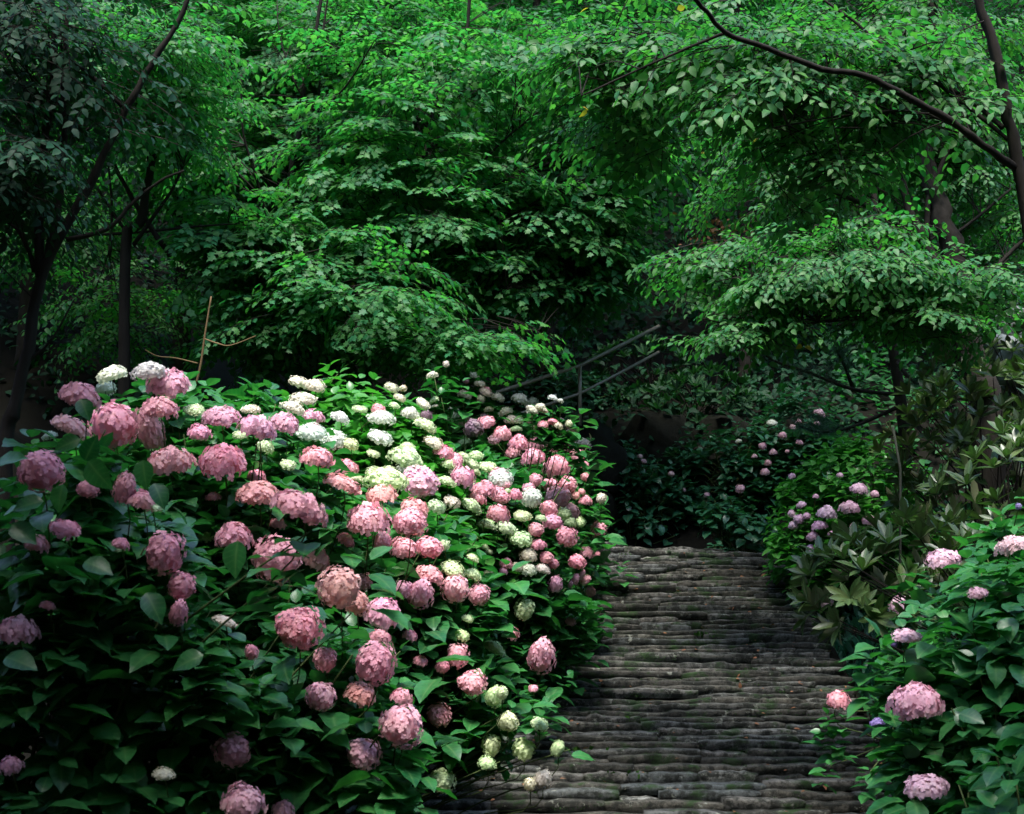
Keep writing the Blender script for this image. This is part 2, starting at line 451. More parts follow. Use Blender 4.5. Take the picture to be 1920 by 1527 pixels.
# ------------------------------------------------------------------ hydrangea flower heads
def petal_tpl():
    V = [(0, 0, 0), (.35, .36, .03), (.72, .46, .03), (.98, .22, 0), (.98, -.22, 0), (.72, -.46, .03), (.35, -.36, .03)]
    T = [(0, 1, 2), (0, 2, 3), (0, 3, 4), (0, 4, 5), (0, 5, 6)]
    return up_facing((np.array(V, float), np.array(T)))
PET = petal_tpl()
def head_mesh(seed, maxpol, fl=.155, flat=1.0, n=190):
    r = np.random.default_rng(seed)
    N = n
    i = np.arange(N) + .5
    cz = 1 - i / N * (1 - math.cos(maxpol))
    ph = i * 2.399963 + r.normal(0, .12, N)
    th = np.arccos(cz) + r.normal(0, .04, N)
    lump = 1 + .11 * np.sin(ph * 2 + seed) * np.sin(th * 2.5) + .09 * np.sin(ph + seed * 3) * np.sin(th) + .06 * np.sin(ph * 5 + seed * 2) * np.sin(th * 5 + 1) + r.normal(0, .04, N)
    nn = np.stack((np.sin(th) * np.cos(ph), np.sin(th) * np.sin(ph), np.cos(th)), -1)
    pos = nn * lump[:, None]
    pos[:, 2] *= flat
    nn2 = norm(nn + r.normal(0, .25, (N, 3)))
    ref = norm(r.normal(size=(N, 3)))
    u = norm(np.cross(nn2, ref)); v = np.cross(nn2, u)
    Ms = []; Ps = []; Rs = []
    fr = r.random(N)
    for k in range(4):
        a = k * math.pi / 2 + r.normal(0, .08, N)
        d = np.cos(a)[:, None] * u + np.sin(a)[:, None] * v
        d2 = norm(d + nn2 * r.uniform(-.22, .16, N)[:, None])
        Ms.append(frames(d2, nn2, fl * r.uniform(.85, 1.15, N))); Ps.append(pos * 1.0); Rs.append(np.clip(fr + r.normal(0, .06, N), 0, 1))
    M = np.concatenate(Ms); P = np.concatenate(Ps); Rr = np.concatenate(Rs)
    V1, T1, r1 = scatter(PET, M, P, Rr)
    # inner mass of buds and stalks
    t = np.linspace(0, maxpol, 7); p = np.arange(10) / 10 * 2 * np.pi
    Vc = [(math.sin(a) * math.cos(b) * .88, math.sin(a) * math.sin(b) * .88, math.cos(a) * .88 * flat) for a in t for b in p]
    Tc = []
    for a in range(6):
        for b in range(10):
            q, w = a * 10 + b, a * 10 + (b + 1) % 10
            Tc += [(q, q + 10, w + 10), (q, w + 10, w)]
    V = np.concatenate((V1, np.array(Vc))); T = np.concatenate((T1, np.array(Tc) + len(V1)))
    rr = np.concatenate((r1, np.full(len(Vc), 0.3)))
    return mesh_of("flower_head", V, T, M_PETAL, rr, smooth=True)
H_DOME = [head_mesh(s, R(102), .165, .70, 105) for s in range(1, 7)]
H_BALL = [head_mesh(s, R(150), .155, .98, 165) for s in range(11, 17)]
H_FINE = [head_mesh(s, R(120), .125, .82, 190) for s in range(21, 27)]
COL = {'P': (.86, .40, .47), 'M': (.84, .45, .55), 'S': (.86, .44, .42), 'W': (.80, .82, .72), 'C': (.80, .74, .60),
       'G': (.66, .78, .46), 'D': (.24, .15, .20), 'L': (.76, .50, .58), 'V': (.30, .22, .50), 'I': (.76, .52, .70)}
CNAME = {'P': 'deep pink', 'M': 'mauve pink', 'S': 'salmon pink', 'W': 'white', 'C': 'cream', 'G': 'greenish white', 'D': 'faded purple brown', 'L': 'pale pink', 'V': 'violet', 'I': 'pale lilac'}

# heads of the left bank as the photo shows them: x, y, width, height, colour
HL = """209,702,55,37,W 197,728,38,33,W 281,695,62,42,W 314,713,84,50,M 152,737,78,45,P 214,800,92,98,P 280,807,52,98,P 75,884,86,84,P
133,795,70,32,S 93,817,26,18,W 299,760,68,38,P 364,767,38,20,G 414,777,75,35,P 470,767,35,20,C 484,797,72,48,M 534,790,60,40,M
374,808,45,27,M 317,860,90,56,S 418,858,90,62,P 234,917,42,70,P 164,917,40,38,P 484,921,86,44,S 565,945,110,58,P 594,854,64,40,P
585,809,58,38,W 625,824,50,42,W 561,717,42,28,C 591,723,40,28,C 568,747,50,28,C 551,765,46,28,C 498,837,32,28,G 438,1001,72,52,P
307,1037,74,88,P 521,1051,94,98,P 341,1100,52,60,P 594,1044,60,45,P 124,987,60,26,P 70,1016,45,33,P 227,1017,34,20,P 267,935,60,40,P
284,944,44,18,G 384,1005,30,18,G 481,890,36,22,P 334,1150,34,60,P 90,1134,30,16,P 33,1177,76,58,M 20,1431,44,32,M 558,1178,94,80,P
437,1408,70,72,M 458,1498,84,60,M 531,1515,45,32,P 307,1451,40,22,C 422,1164,44,20,C 471,1224,26,36,P 611,1237,46,50,P 602,1307,58,60,M
734,727,28,22,C 755,728,15,14,C 837,683,13,14,C 870,687,27,20,C 810,703,22,16,C 889,703,19,18,C 900,720,22,16,C 911,735,26,18,C
872,740,26,20,C 934,745,24,20,C 976,748,32,26,C 814,750,18,14,G 794,757,30,18,C 1014,763,20,17,C 999,770,22,18,C 916,768,18,13,C
947,772,26,20,C 959,786,26,19,C 1037,746,18,13,W 840,776,46,38,W 800,777,25,18,D 770,775,34,30,W 715,782,50,32,W 740,760,20,14,G
710,765,28,18,P 675,767,30,15,G 638,782,34,26,W 797,797,46,28,G 712,819,48,30,W 887,804,38,38,D 911,790,36,22,P 1019,795,22,15,P
1046,798,20,17,C 1071,810,30,19,C 1063,829,26,20,C 1094,832,30,24,C 1084,851,31,20,P 942,810,36,28,P 972,827,38,28,P 1005,829,32,24,P
927,825,24,20,M 870,829,28,20,G 814,830,40,24,C 834,847,44,28,P 765,837,28,17,G 657,832,30,26,G 627,824,42,40,W 892,854,28,22,G
884,870,34,22,G 914,874,34,20,G 842,870,28,24,G 1000,854,46,30,P 1044,870,50,38,P 1064,910,34,36,P 1098,895,18,18,S 767,880,46,34,W
707,887,42,26,G 733,884,28,24,G 787,904,72,58,M 870,890,50,38,P 909,914,48,32,P 897,932,36,22,P 939,897,46,40,W 837,902,36,22,G
643,904,74,32,S 715,924,60,38,S 1024,907,22,18,P 994,914,26,20,M 997,934,42,42,W 967,925,28,22,P 1047,934,50,46,M 1099,937,26,20,P
1079,930,18,16,S 1127,935,20,24,C 884,947,42,28,G 940,929,20,14,G 934,960,46,34,P 1030,954,34,34,P 1067,960,40,34,M 819,950,34,32,G
687,966,86,58,P 767,980,64,56,P 780,950,56,34,S 980,967,34,22,G 914,981,24,14,G 950,989,38,26,G 1004,994,32,28,P 1037,979,40,32,M
975,1009,44,32,G 1062,1007,44,40,P 1071,979,24,22,G 1010,1019,30,20,P 1121,994,32,34,P 717,1016,38,46,P 757,1024,54,36,P 804,1027,52,42,P
834,1022,20,20,G 909,1026,16,14,G 887,1046,24,14,G 991,1041,32,28,C 991,1067,32,26,C 949,1054,26,18,P 1024,1046,28,24,P 1101,1034,30,22,P
1121,1042,16,16,P 1081,1054,34,30,P 1042,1096,28,38,M 1079,1087,15,26,M 1098,1089,16,26,M 1131,1120,34,34,P 1107,1110,22,22,P
810,1074,55,30,P 850,1067,44,28,G 887,1076,32,24,G 854,1104,54,60,P 897,1116,42,46,P 787,1114,50,66,M 754,1106,36,36,M 637,1104,85,86,S
668,1132,50,50,S 678,1092,40,34,S 719,1144,72,52,M 984,1143,40,46,G 713,1192,46,28,P 702,1244,76,90,P 678,1297,62,44,S 755,1304,44,32,P
750,1361,84,88,M 822,1341,46,50,P 680,1414,68,62,M 884,1281,56,46,P 857,1230,44,50,P 830,1250,28,30,P 926,1307,34,48,G 941,1300,22,30,G
951,1354,40,40,G 1011,1357,34,30,G 922,1398,38,46,G 914,1431,34,28,G 982,1406,46,44,G 1046,1404,26,38,G 1017,1461,34,42,C 994,1471,25,30,C
829,1461,50,46,G 1014,1231,52,80,P 927,1214,44,28,G 867,1190,28,22,G 877,1160,22,18,G 1069,1166,22,18,M 961,1184,30,22,P 789,1237,30,18,P
1000,1290,20,14,P 540,870,30,18,G 450,815,26,14,G 700,850,26,14,G 770,1190,30,20,P 520,980,34,20,P 400,930,30,18,P 650,1010,36,24,P"""
HR = """1719,1308,100,62,M 1735,1470,84,44,L 1706,1132,74,40,L 1769,1044,66,34,L 1898,1018,65,36,L 1834,1110,38,18,L 1702,1190,56,22,L
1570,1308,46,32,P 1644,1361,28,34,V 1677,1211,14,12,V 1557,1167,20,16,M 1557,1204,16,16,M 1550,1130,26,14,L 1630,974,30,22,L 1610,914,40,22,L
1594,949,45,28,L 1550,959,42,32,M 1537,984,36,22,M 1524,1004,28,18,M 1519,1027,20,16,M 1484,964,17,20,M 1497,974,24,22,M 1487,986,22,20,M
1502,945,22,14,L 1485,892,17,13,L 1575,890,15,10,L 1910,950,12,14,V"""
HF = """1537,773,22,13,L 1447,792,18,11,W 1487,800,12,9,L 1497,790,12,9,L 1467,817,16,15,L 1500,829,14,9,L 1429,837,15,14,L 1449,847,15,12,L
1414,855,12,8,L 1440,867,14,11,L 1434,884,18,14,L 1385,827,12,8,W 1388,917,19,18,L 1325,929,12,11,L 1282,919,8,8,L 1200,856,11,9,L
1207,865,11,9,L 1259,889,13,11,L 1166,834,8,6,W 1533,793,12,8,L 1476,847,9,8,L"""

def parse(s):
    return [(float(a), float(b), float(c), float(d), e) for a, b, c, d, e in (w.split(',') for w in s.split())]

# ------------------------------------------------------------------ shrubs built on rounded crowns
def hit(px, py, shrubs):
    o = np.array((0, 0, EYE)); d = norm(at(px, py, 1.0) - o)
    best = None
    for s in shrubs:
        for (c, r) in s["ell"]:
            c = np.array(c); r = np.array(r)
            oc = (o - c) / r; dd = d / r
            A = dd @ dd; B = 2 * oc @ dd; Cc = oc @ oc - 1
            disc = B * B - 4 * A * Cc
            if disc > 0:
                t = (-B - math.sqrt(disc)) / (2 * A)
                if t > .5 and (best is None or t < best[0]): best = (t, s, d)
    return best

def add_head(s, px, py, w, h, col, t, d, dname=None):
    p = np.array((0, 0, EYE)) + d * t
    k = p[1] / F
    W, Hh = w * k / 2, h * k / 2
    s["heads"].append((p, W, Hh, col))

BIG = [(160, 768, .085, -60, 4.3), (125, 832, .09, 200, 4.35), (185, 892, .13, -50, 4.3), (270, 890, .10, -80, 4.3), (50, 945, .10, 190, 4.2), (45, 1000, .11, -30, 4.2), (110, 935, .10, -100, 4.3),
       (185, 1062, .11, -15, 4.2), (440, 1050, .13, -95, 4.4), (170, 840, .10, 60, 4.4), (20, 860, .12, 20, 4.3), (300, 930, .10, -60, 4.4), (290, 1140, .12, -55, 4.3), (40, 1240, .12, -10, 4.1), (350, 1240, .11, 200, 4.3)]
def build_shrub(s, leaf_tpl, leaf_mat_, leaf_len, dens, n_obj=290, stem_mat=None, whorl=False, interior=.25, sub='leaf'):
    ell = s["ell"]
    cx = np.mean([e[0][0] for e in ell]); cy = np.mean([e[0][1] for e in ell])
    base = np.array((cx, cy, float(ground_z(cx, cy))))
    root = empty(s["name"], base, s["label"], s["cat"], s.get("group"))
    P = []; D = []
    for (c, r) in ell:
        c = np.array(c, float); r = np.array(r, float)
        area = 4 * math.pi * ((r[0] * r[1]) ** 1.6 / 3 + (r[0] * r[2]) ** 1.6 / 3 + (r[1] * r[2]) ** 1.6 / 3) ** (1 / 1.6)
        n = int(area * dens)
        u = norm(rng.normal(size=(n, 3)))
        u = u[u[:, 2] > -.75]
        rad = np.where(rng.random(len(u)) < interior, rng.uniform(.35, .9, len(u)), rng.normal(.97, .05, len(u)))
        p = c + u * r * rad[:, None]
        keep = np.ones(len(p), bool)
        for (c2, r2) in ell:
            if c2 is c: continue
            q = (p - np.array(c2)) / np.array(r2)
            if not np.allclose(c, c2): keep &= (np.sum(q * q, 1) > .55)
        keep &= p[:, 2] > ground_z(p[:, 0], p[:, 1]) + .05
        p = p[keep]; uu = norm((p - c) / (r * r))
        P.append(p); D.append(norm(uu * .75 + np.array((0, 0, .75)) + rng.normal(0, .22, p.shape)))
    for (p, W, Hh, col) in s["heads"]:
        k = 5
        off = rng.normal(size=(k, 3)) * np.array((.09, .06, .03)) + np.array((0, .07, -.6 * Hh - .05)) - np.array((0, 0, .05)) * np.arange(k)[:, None]
        P.append(p + off); D.append(norm(np.array((0, 0, 1.0)) + rng.normal(0, .3, (k, 3))))
    P = np.concatenate(P); D = np.concatenate(D)
    # leaves
    LM, LP = [], []
    ntip = len(P)
    if whorl:
        for k in range(9):
            a = rng.random(ntip) * .5 + k * 2 * math.pi / 9
            ref = norm(np.cross(D, (0.3, .2, .1))); v = np.cross(D, ref)
            out = np.cos(a)[:, None] * ref + np.sin(a)[:, None] * v
            lift = rng.uniform(.7, 2.2, ntip) if k % 2 else rng.uniform(.1, 1.3, ntip)
            d = norm(out + D * lift[:, None])
            LM.append(frames(d, D + out * -.3, leaf_len * rng.uniform(.7, 1.15, ntip))); LP.append(P + D * .01)
    else:
        a0 = rng.random(ntip) * 6.28
        for k, (back, ang, sc) in enumerate(((0, 0, .62), (.035, 1.57, .9), (.085, 0, 1.1), (.15, 1.57, 1.1))):
            for sgn in (0, math.pi):
                if k == 3 and sgn: pass
                a = a0 + ang + sgn + rng.normal(0, .15, ntip)
                ref = norm(np.cross(D, (0.3, .2, .1))); v = np.cross(D, ref)
                out = np.cos(a)[:, None] * ref + np.sin(a)[:, None] * v
                up = np.array((0, 0, 1.0))
                d = norm(out * np.array((1, 1, .55)) + D * (.75 if k == 0 else .2) + rng.normal(0, .14, P.shape) - up * (.04 + .06 * k))
                nn = norm(D * .35 + up * .8 + rng.normal(0, .22, P.shape))
                LM.append(frames(d, nn, leaf_len * sc * rng.uniform(.75, 1.2, ntip))); LP.append(P - D * back * (leaf_len / .13) + d * leaf_len * .12)
    LM = np.concatenate(LM); LP = np.concatenate(LP)
    cen = LP + LM[:, :, 0] * .5
    keep = cen[:, 2] > ground_z(cen[:, 0], cen[:, 1]) + s.get('clearance', .02)
    for (p, W, Hh, col) in s.get("clear", s["heads"]):
        toward = norm(np.array((0, 0, EYE)) - p)
        for off in (0.0, .10, .2, .3, .4, .5, .6, .75, .9, 1.05):
            q = (cen - (p + toward * off)) / np.array((W + leaf_len * .42, max(W, Hh) + .04, Hh + leaf_len * .30))
            keep &= np.sum(q * q, 1) > 1.0 + (0 if off == 0 else .0)
    LM, LP = LM[keep], LP[keep]
    vis = LP[:, 1] - .35 * LP[:, 2] + rng.normal(0, .15, len(LP))
    n_obj = min(n_obj, len(LP) - 5)
    order = np.argsort(vis); sel = order[:n_obj]; rest = order[n_obj:]
    if n_obj > 0:
        me = [mesh_of("leaf", leaf_tpl[0], leaf_tpl[1], leaf_mat_, smooth=True, uv=leaf_uv(leaf_tpl))]
        if leaf_tpl is L_HYD: me.append(mesh_of("leaf", L_HYD2[0], L_HYD2[1], leaf_mat_, smooth=True, uv=leaf_uv(L_HYD2)))
        for i in sel: link(sub, me[int(rng.integers(len(me)))], root, LP[i], LM[i])
    rest1 = rest
    V, T, rr = scatter(leaf_tpl, LM[rest1], LP[rest1], rng.random(len(rest1)))
    tag(link("leaf_mass", mesh_of("leaf_mass", V, T, leaf_mat_, rr, smooth=True, uv=leaf_uv(leaf_tpl)), root), kind="stuff")
    # stems: from the foot of the shrub to a share of the tips, and to each head
    tb = []
    idx = rng.choice(len(P), size=min(len(P), s.get("nstem", 60)), replace=False)
    def foot():
        e = ell[0 if whorl else int(rng.integers(len(ell)))][0]
        fx, fy = e[0] + rng.normal(0, .15), e[1] + rng.normal(0, .15)
        if 6.5 < fy < 8.8:                                  # they root beside the steps, not in them
            if e[0] < 1: fx = min(fx, stair_left(fy) - rng.uniform(.08, .3))
            else: fx = max(fx, stair_right(fy) + rng.uniform(.12, .3))
        return np.array((fx, fy, float(ground_z(fx, fy)) - .02))
    for i in idx:
        f = foot(); tip = P[i]; mid = f * .45 + tip * .55 + np.array((0, 0, -.08)) + (f - tip) * np.array((.15, .15, -.1))
        pl, rl = smoothline([f, mid, tip], [.008, .006, .003], 3)
        tb.append(tube(pl, rl, 4))
    for (p, W, Hh, col) in s["heads"]:
        f = foot(); p0 = p - np.array((0, 0, Hh * .2)); mid = p0 + (f - p0) * np.array((.35, .35, .35)) + np.array((0, 0, .05))
        mid = mid + np.array((0, .22, -.12)); neck = p0 + np.array((0, .10, -.14)) + (f - p0) * .03
        pl, rl = smoothline([f, mid, neck, p0], [.006, .005, .003, .0025], 3)
        tb.append(tube(pl, rl, 4))
    if tb:
        V, T = merge(tb)
        tag(link("twigs", mesh_of("twigs", V, T, stem_mat or M_STEM, smooth=True), root), kind="stuff")
    cc = np.mean([np.array(e[0]) for e in ell], axis=0)
    for (p, W, Hh, col) in s["heads"]:
        rat = Hh / W
        if col in 'WCG': meshes = H_FINE if rat < .95 else H_BALL
        elif rat < .80: meshes = H_DOME
        else: meshes = H_BALL
        me = meshes[int(rng.integers(6))]
        # lean the crown of the head outward from the shrub
        lean = norm((p - cc) * np.array((1, 1, .2))) * (.35 if meshes is H_DOME else .5) + np.array((0, 0, 1.0)) + rng.normal(0, .14, 3)
        z = norm(lean); x = norm(np.cross((0, 1, 0), z)); y = np.cross(z, x)
        dome = meshes is H_DOME
        sx = W / (1.0 if meshes is H_FINE else 1.06); sz = Hh * (2 / 1.0 if dome else (1.25 if meshes is H_FINE else 1.06)) / 1.15
        Mx = np.stack((x * sx, y * max(sx, W * .8), z * sz), -1) @ np.array(Matrix.Rotation(rng.uniform(-.4, .4), 3, 'Z'))
        loc = p - z * (sz * .30 if dome else (sz * .15 if meshes is H_FINE else 0))
        o = link("flower_head", me, root, loc, Mx)
        c = np.array(COL[col]) * (1 + rng.normal(0, .05)) * (1 + rng.normal(0, .03, 3))
        o.color = (*np.clip(c, 0, .86), 1)
        if CNAME[col] != s.get("main"): o["label"] = CNAME[col] + " flower head"
    return root

def shrub(name, label, cat, ell, group=None, **k):
    return dict(name=name, label=label, cat=cat, ell=ell, group=group, heads=[], **k)
HG = "hydrangea shrubs lining the left side of the steps"
left = [
 shrub("hydrangea_shrub", "tall pink hydrangea at the far left with two large touching heads on top", "hydrangea", [((-1.80, 5.15, 1.0), (.72, .55, 1.13)), ((-2.3, 5.5, .6), (.7, .6, 1.1))], HG),
 shrub("hydrangea_shrub", "dark leafy hydrangea at bottom left, big round pink heads on its upper edge", "hydrangea", [((-1.02, 5.9, .72), (.58, .60, .90)), ((-1.35, 5.6, .25), (.72, .6, .95))], HG),
 shrub("hydrangea_shrub", "hydrangea topped by a mauve head overlapping a white head, behind the large touching heads", "hydrangea", [((-1.65, 7.0, 1.5), (.85, .75, 1.12))], HG),
 shrub("hydrangea_shrub", "hydrangea loaded with wide pink domed heads in the middle of the left bank", "hydrangea", [((-.80, 7.4, 1.20), (.70, .7, .88))], HG),
 shrub("hydrangea_shrub", "hydrangea with white and cream heads among bright leaves on the left bank's crest", "hydrangea", [((-1.15, 9.0, 1.65), (1.0, .85, 1.2)), ((-2.3, 9.2, 1.6), (.8, .7, 1.1))], HG),
 shrub("hydrangea_shrub", "hydrangea whose single long stem holds a pink head out over the steps", "hydrangea", [((-.46, 7.4, .84), (.42, .5, .50))], HG),
 shrub("hydrangea_shrub", "low hydrangea with clustered greenish white heads at the steps' lower left edge", "hydrangea", [((-.26, 7.05, .56), (.27, .30, .22))], HG),
 shrub("hydrangea_shrub", "hydrangea crowded with mixed pink and green white heads halfway up the steps", "hydrangea", [((-.24, 9.6, 1.27), (.74, .85, 1.08))], HG),
 shrub("hydrangea_shrub", "hydrangea with small pink heads low over the upper left edge of the steps", "hydrangea", [((.22, 10.3, 1.40), (.42, .5, .60))], HG),
 shrub("hydrangea_shrub", "tall hydrangea below the handrail with cream heads above pink heads", "hydrangea", [((-.08, 11.9, 2.0), (.48, .5, .98)), ((.36, 11.5, 1.62), (.46, .5, .98))], HG),
 shrub("hydrangea_shrub", "farthest hydrangea of the left bank, a narrow leafy point of small cream heads", "hydrangea", [((-.42, 12.9, 2.45), (.42, .5, 1.03)), ((-1.1, 12.6, 2.1), (.45, .5, .95))], HG),
]
HLL = parse(HL)
for (px, py, w, h, c) in list(HLL):
    if 380 < px <= 640 and 760 < py < 1250 and rng.random() < .22:
        HLL.append((px + rng.choice((-1, 1)) * w * .9, py + rng.normal(0, .35) * h, w * .7, h * .7, c if rng.random() < .7 else 'P'))
for (px, py, w, h, c) in list(HLL):           # the far slope is packed closer than the heads measured one by one
    if 640 < px < 1105 and 690 < py < 1090 and rng.random() < (.38 if px < 860 else .75):
        a = rng.uniform(0, 6.28) if py > 760 else rng.uniform(.3, 2.8); q = w * rng.uniform(.7, 1.1)
        nx_, ny_ = px + q * math.cos(a), py + q * .8 * math.sin(a)
        if nx_ < 1105: HLL.append((nx_, ny_, w * rng.uniform(.6, .95), h * rng.uniform(.6, .95), c if rng.random() < .6 else 'PMGCP'[int(rng.integers(5))]))
for (px, py, w, h, c) in HLL:
    b = hit(px, py, left)
    if px > 780 and py > 1275:
        d = norm(at(px, py, 1.0) - np.array((0, 0, EYE)))
        add_head(left[6], px, py, w, h, c, (6.72 + rng.normal(0, .06)) / d[1], d)
        continue
    if b and w * b[0] / F < .30:
        t = b[0] - .10
        k = .165 / (w / F)                       # distance the size itself suggests
        t = np.clip(k, t * .94, t * 1.0) if c not in 'WCG' else t
        add_head(b[1], px, py, w, h, c, t, b[2])
    else:
        d = norm(at(px, py, 1.0) - np.array((0, 0, EYE)))
        t = .17 / (max(w, h) / F)
        p = np.array((0, 0, EYE)) + d * t
        s = min(left, key=lambda s: min(np.linalg.norm((p - np.array(e[0])) / np.array(e[1])) for e in s["ell"]))
        e = s["ell"][0]; t = np.clip(t, e[0][1] - .6, e[0][1] + .3)
        add_head(s, px, py, w, h, c, t, d)
ALLH = [h for s in left for h in s['heads']]
for i, s in enumerate(left):
    s['clear'] = ALLH
    near = s["ell"][0][0][1]
    L = .145 if near < 8 else .135
    if i in (5, 6): s['nstem'] = 10
    s['clearance'] = {1: .42, 3: .55, 5: .62, 6: .62}.get(i, .02)          # bare stems show under these
    build_shrub(s, L_HYD, M_HLEAF_B if i == 4 else M_HLEAF, L, 30 if near < 6.5 else 34, n_obj=290 if near < 11 else 200, interior=.45 if near < 6.5 else .25)

me = mesh_of("leaf", L_HYD[0], L_HYD[1], M_HLEAF, smooth=True, uv=leaf_uv(L_HYD))
hyd0 = bpy.data.objects["hydrangea_shrub"]
for (qx, qy, ln, ang, QY) in BIG:                       # large leaves nearest the viewer, hanging from the shoots under the two touching heads
    d = np.array((math.cos(R(ang)), -.35, math.sin(R(ang))))
    link("leaf", me, hyd0, at(qx, qy, QY) - d * ln * .5, frames(d[None], np.array((rng.normal(0, .4), -.75, .8 + rng.normal(0, .2)))[None], [ln])[0])
HR_G = "hydrangea shrubs on the right side of the steps"
right = [
 shrub("hydrangea_shrub", "broad leafed hydrangea at the right frame edge with pale pink domed heads", "hydrangea", [((2.42, 5.9, .72), (.72, .65, .98)), ((2.85, 6.6, 1.0), (.7, .7, .95))], HR_G),
 shrub("hydrangea_shrub", "nearest hydrangea bottom right with a large blurred mauve head", "hydrangea", [((2.02, 4.75, .45), (.40, .38, .74))], HR_G),
 shrub("hydrangea_shrub", "low hydrangea right of the steps with one bright pink head leaning over them", "hydrangea", [((2.95, 7.9, .50), (.46, .7, .66)), ((3.1, 9.2, .85), (.38, .7, .66))], HR_G),
 shrub("hydrangea_shrub", "bright green hydrangea with mauve heads where the steps reach the top right", "hydrangea", [((3.02, 11.3, 1.62), (.76, .65, .98))], HR_G),
]
for (px, py, w, h, c) in parse(HR) + [(1560.0, 1000.0, 18.0, 13.0, 'I'), (1512.0, 968.0, 18.0, 15.0, 'I'), (1530.0, 930.0, 14.0, 11.0, 'I'), (1640.0, 925.0, 20.0, 15.0, 'I'), (1600.0, 985.0, 18.0, 13.0, 'I')]:
    if px < 1660 and 870 < py < 1040: c, w, h = 'I', w * .85, h * .85
    b = hit(px, py, right)
    if b is None:
        s = min(right, key=lambda s: min(abs((e[0][0] / e[0][1]) * F + 960 - px) / 200 + abs(HY - (e[0][2] + e[1][2] * .3 - EYE) / e[0][1] * F - py) / 200 for e in s["ell"]))
        d = norm(at(px, py, 1.0) - np.array((0, 0, EYE))); b = (s["ell"][0][0][1] - .25, s, d)
    add_head(b[1], px, py, w, h, c, b[0] - .06, b[2])
ALLH = [h for s in right for h in s['heads']]
for i, s in enumerate(right):
    s['clear'] = ALLH
    build_shrub(s, L_HYD, M_HLEAF if i < 3 else M_HLEAF_B, .15 if i < 2 else .10, (34, 36, 60, 70)[i], n_obj=290, interior=.35)

HF_G = "dim hydrangea shrubs behind the top of the steps"
far = [
 shrub("hydrangea_shrub", "dark hydrangea directly behind the top of the steps beside the rock bank", "hydrangea", [((1.35, 14.0, 1.75), (.62, .5, .98))], HF_G),
 shrub("hydrangea_shrub", "teal green hydrangea with small pale pink heads behind the upper right of the steps", "hydrangea", [((2.45, 14.3, 2.0), (.80, .6, 1.02)), ((3.2, 14.4, 2.35), (.6, .5, .95))], HF_G),
 shrub("hydrangea_shrub", "small sparse hydrangea drooping over the top right corner of the steps", "hydrangea", [((2.30, 13.1, 1.70), (.42, .35, .42))], HF_G),
 shrub("hydrangea_shrub", "teal shrub of broad leaves seen through the handrail", "hydrangea", [((.60, 16.6, 3.1), (1.0, .6, .78))], HF_G),
]
for (px, py, w, h, c) in parse(HF) + [(1041, 744, 18, 12, 'W')]:
    b = hit(px, py, far)
    if b is None:
        d = norm(at(px, py, 1.0) - np.array((0, 0, EYE))); b = (14.0, far[1], d)
    add_head(b[1], px, py, w, h, c, b[0] - .04, b[2])
for i, s in enumerate(far):
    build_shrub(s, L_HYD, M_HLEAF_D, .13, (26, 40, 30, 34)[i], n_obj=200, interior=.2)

# rhododendrons: whorls of long olive leaves
RG = "rhododendrons on the right bank"
for lab, ell, n in (
    ("olive leaved rhododendron reaching over the steps with whorls of upright pointed leaves", [((3.50, 8.2, 1.70), (.85, .7, .70)), ((2.62, 8.0, 1.42), (.82, .5, .40)), ((2.12, 7.7, 1.40), (.34, .3, .22))], 22),
    ("rhododendron with narrow olive leaves at the foot of the forked tree trunk on the right", [((3.85, 10.0, 2.35), (.90, .7, .70))], 24),
    ("taller rhododendron behind the forked trunk in front of the pale rocks", [((4.6, 11.4, 3.0), (.9, .7, .8))], 22)):
    s = shrub("rhododendron", lab, "rhododendron", ell, RG)
    build_shrub(s, L_RHO, M_RHODO, .155, n, n_obj=290, whorl=True, interior=.15, stem_mat=M_BARK)
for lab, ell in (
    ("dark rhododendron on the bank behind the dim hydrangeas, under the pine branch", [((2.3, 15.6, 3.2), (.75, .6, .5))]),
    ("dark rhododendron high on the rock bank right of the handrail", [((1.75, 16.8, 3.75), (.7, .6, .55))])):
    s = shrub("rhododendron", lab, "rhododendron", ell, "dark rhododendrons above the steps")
    build_shrub(s, L_RHO, M_DARKLEAF, .16, 20, n_obj=120, whorl=True, interior=.15, stem_mat=M_BARK)

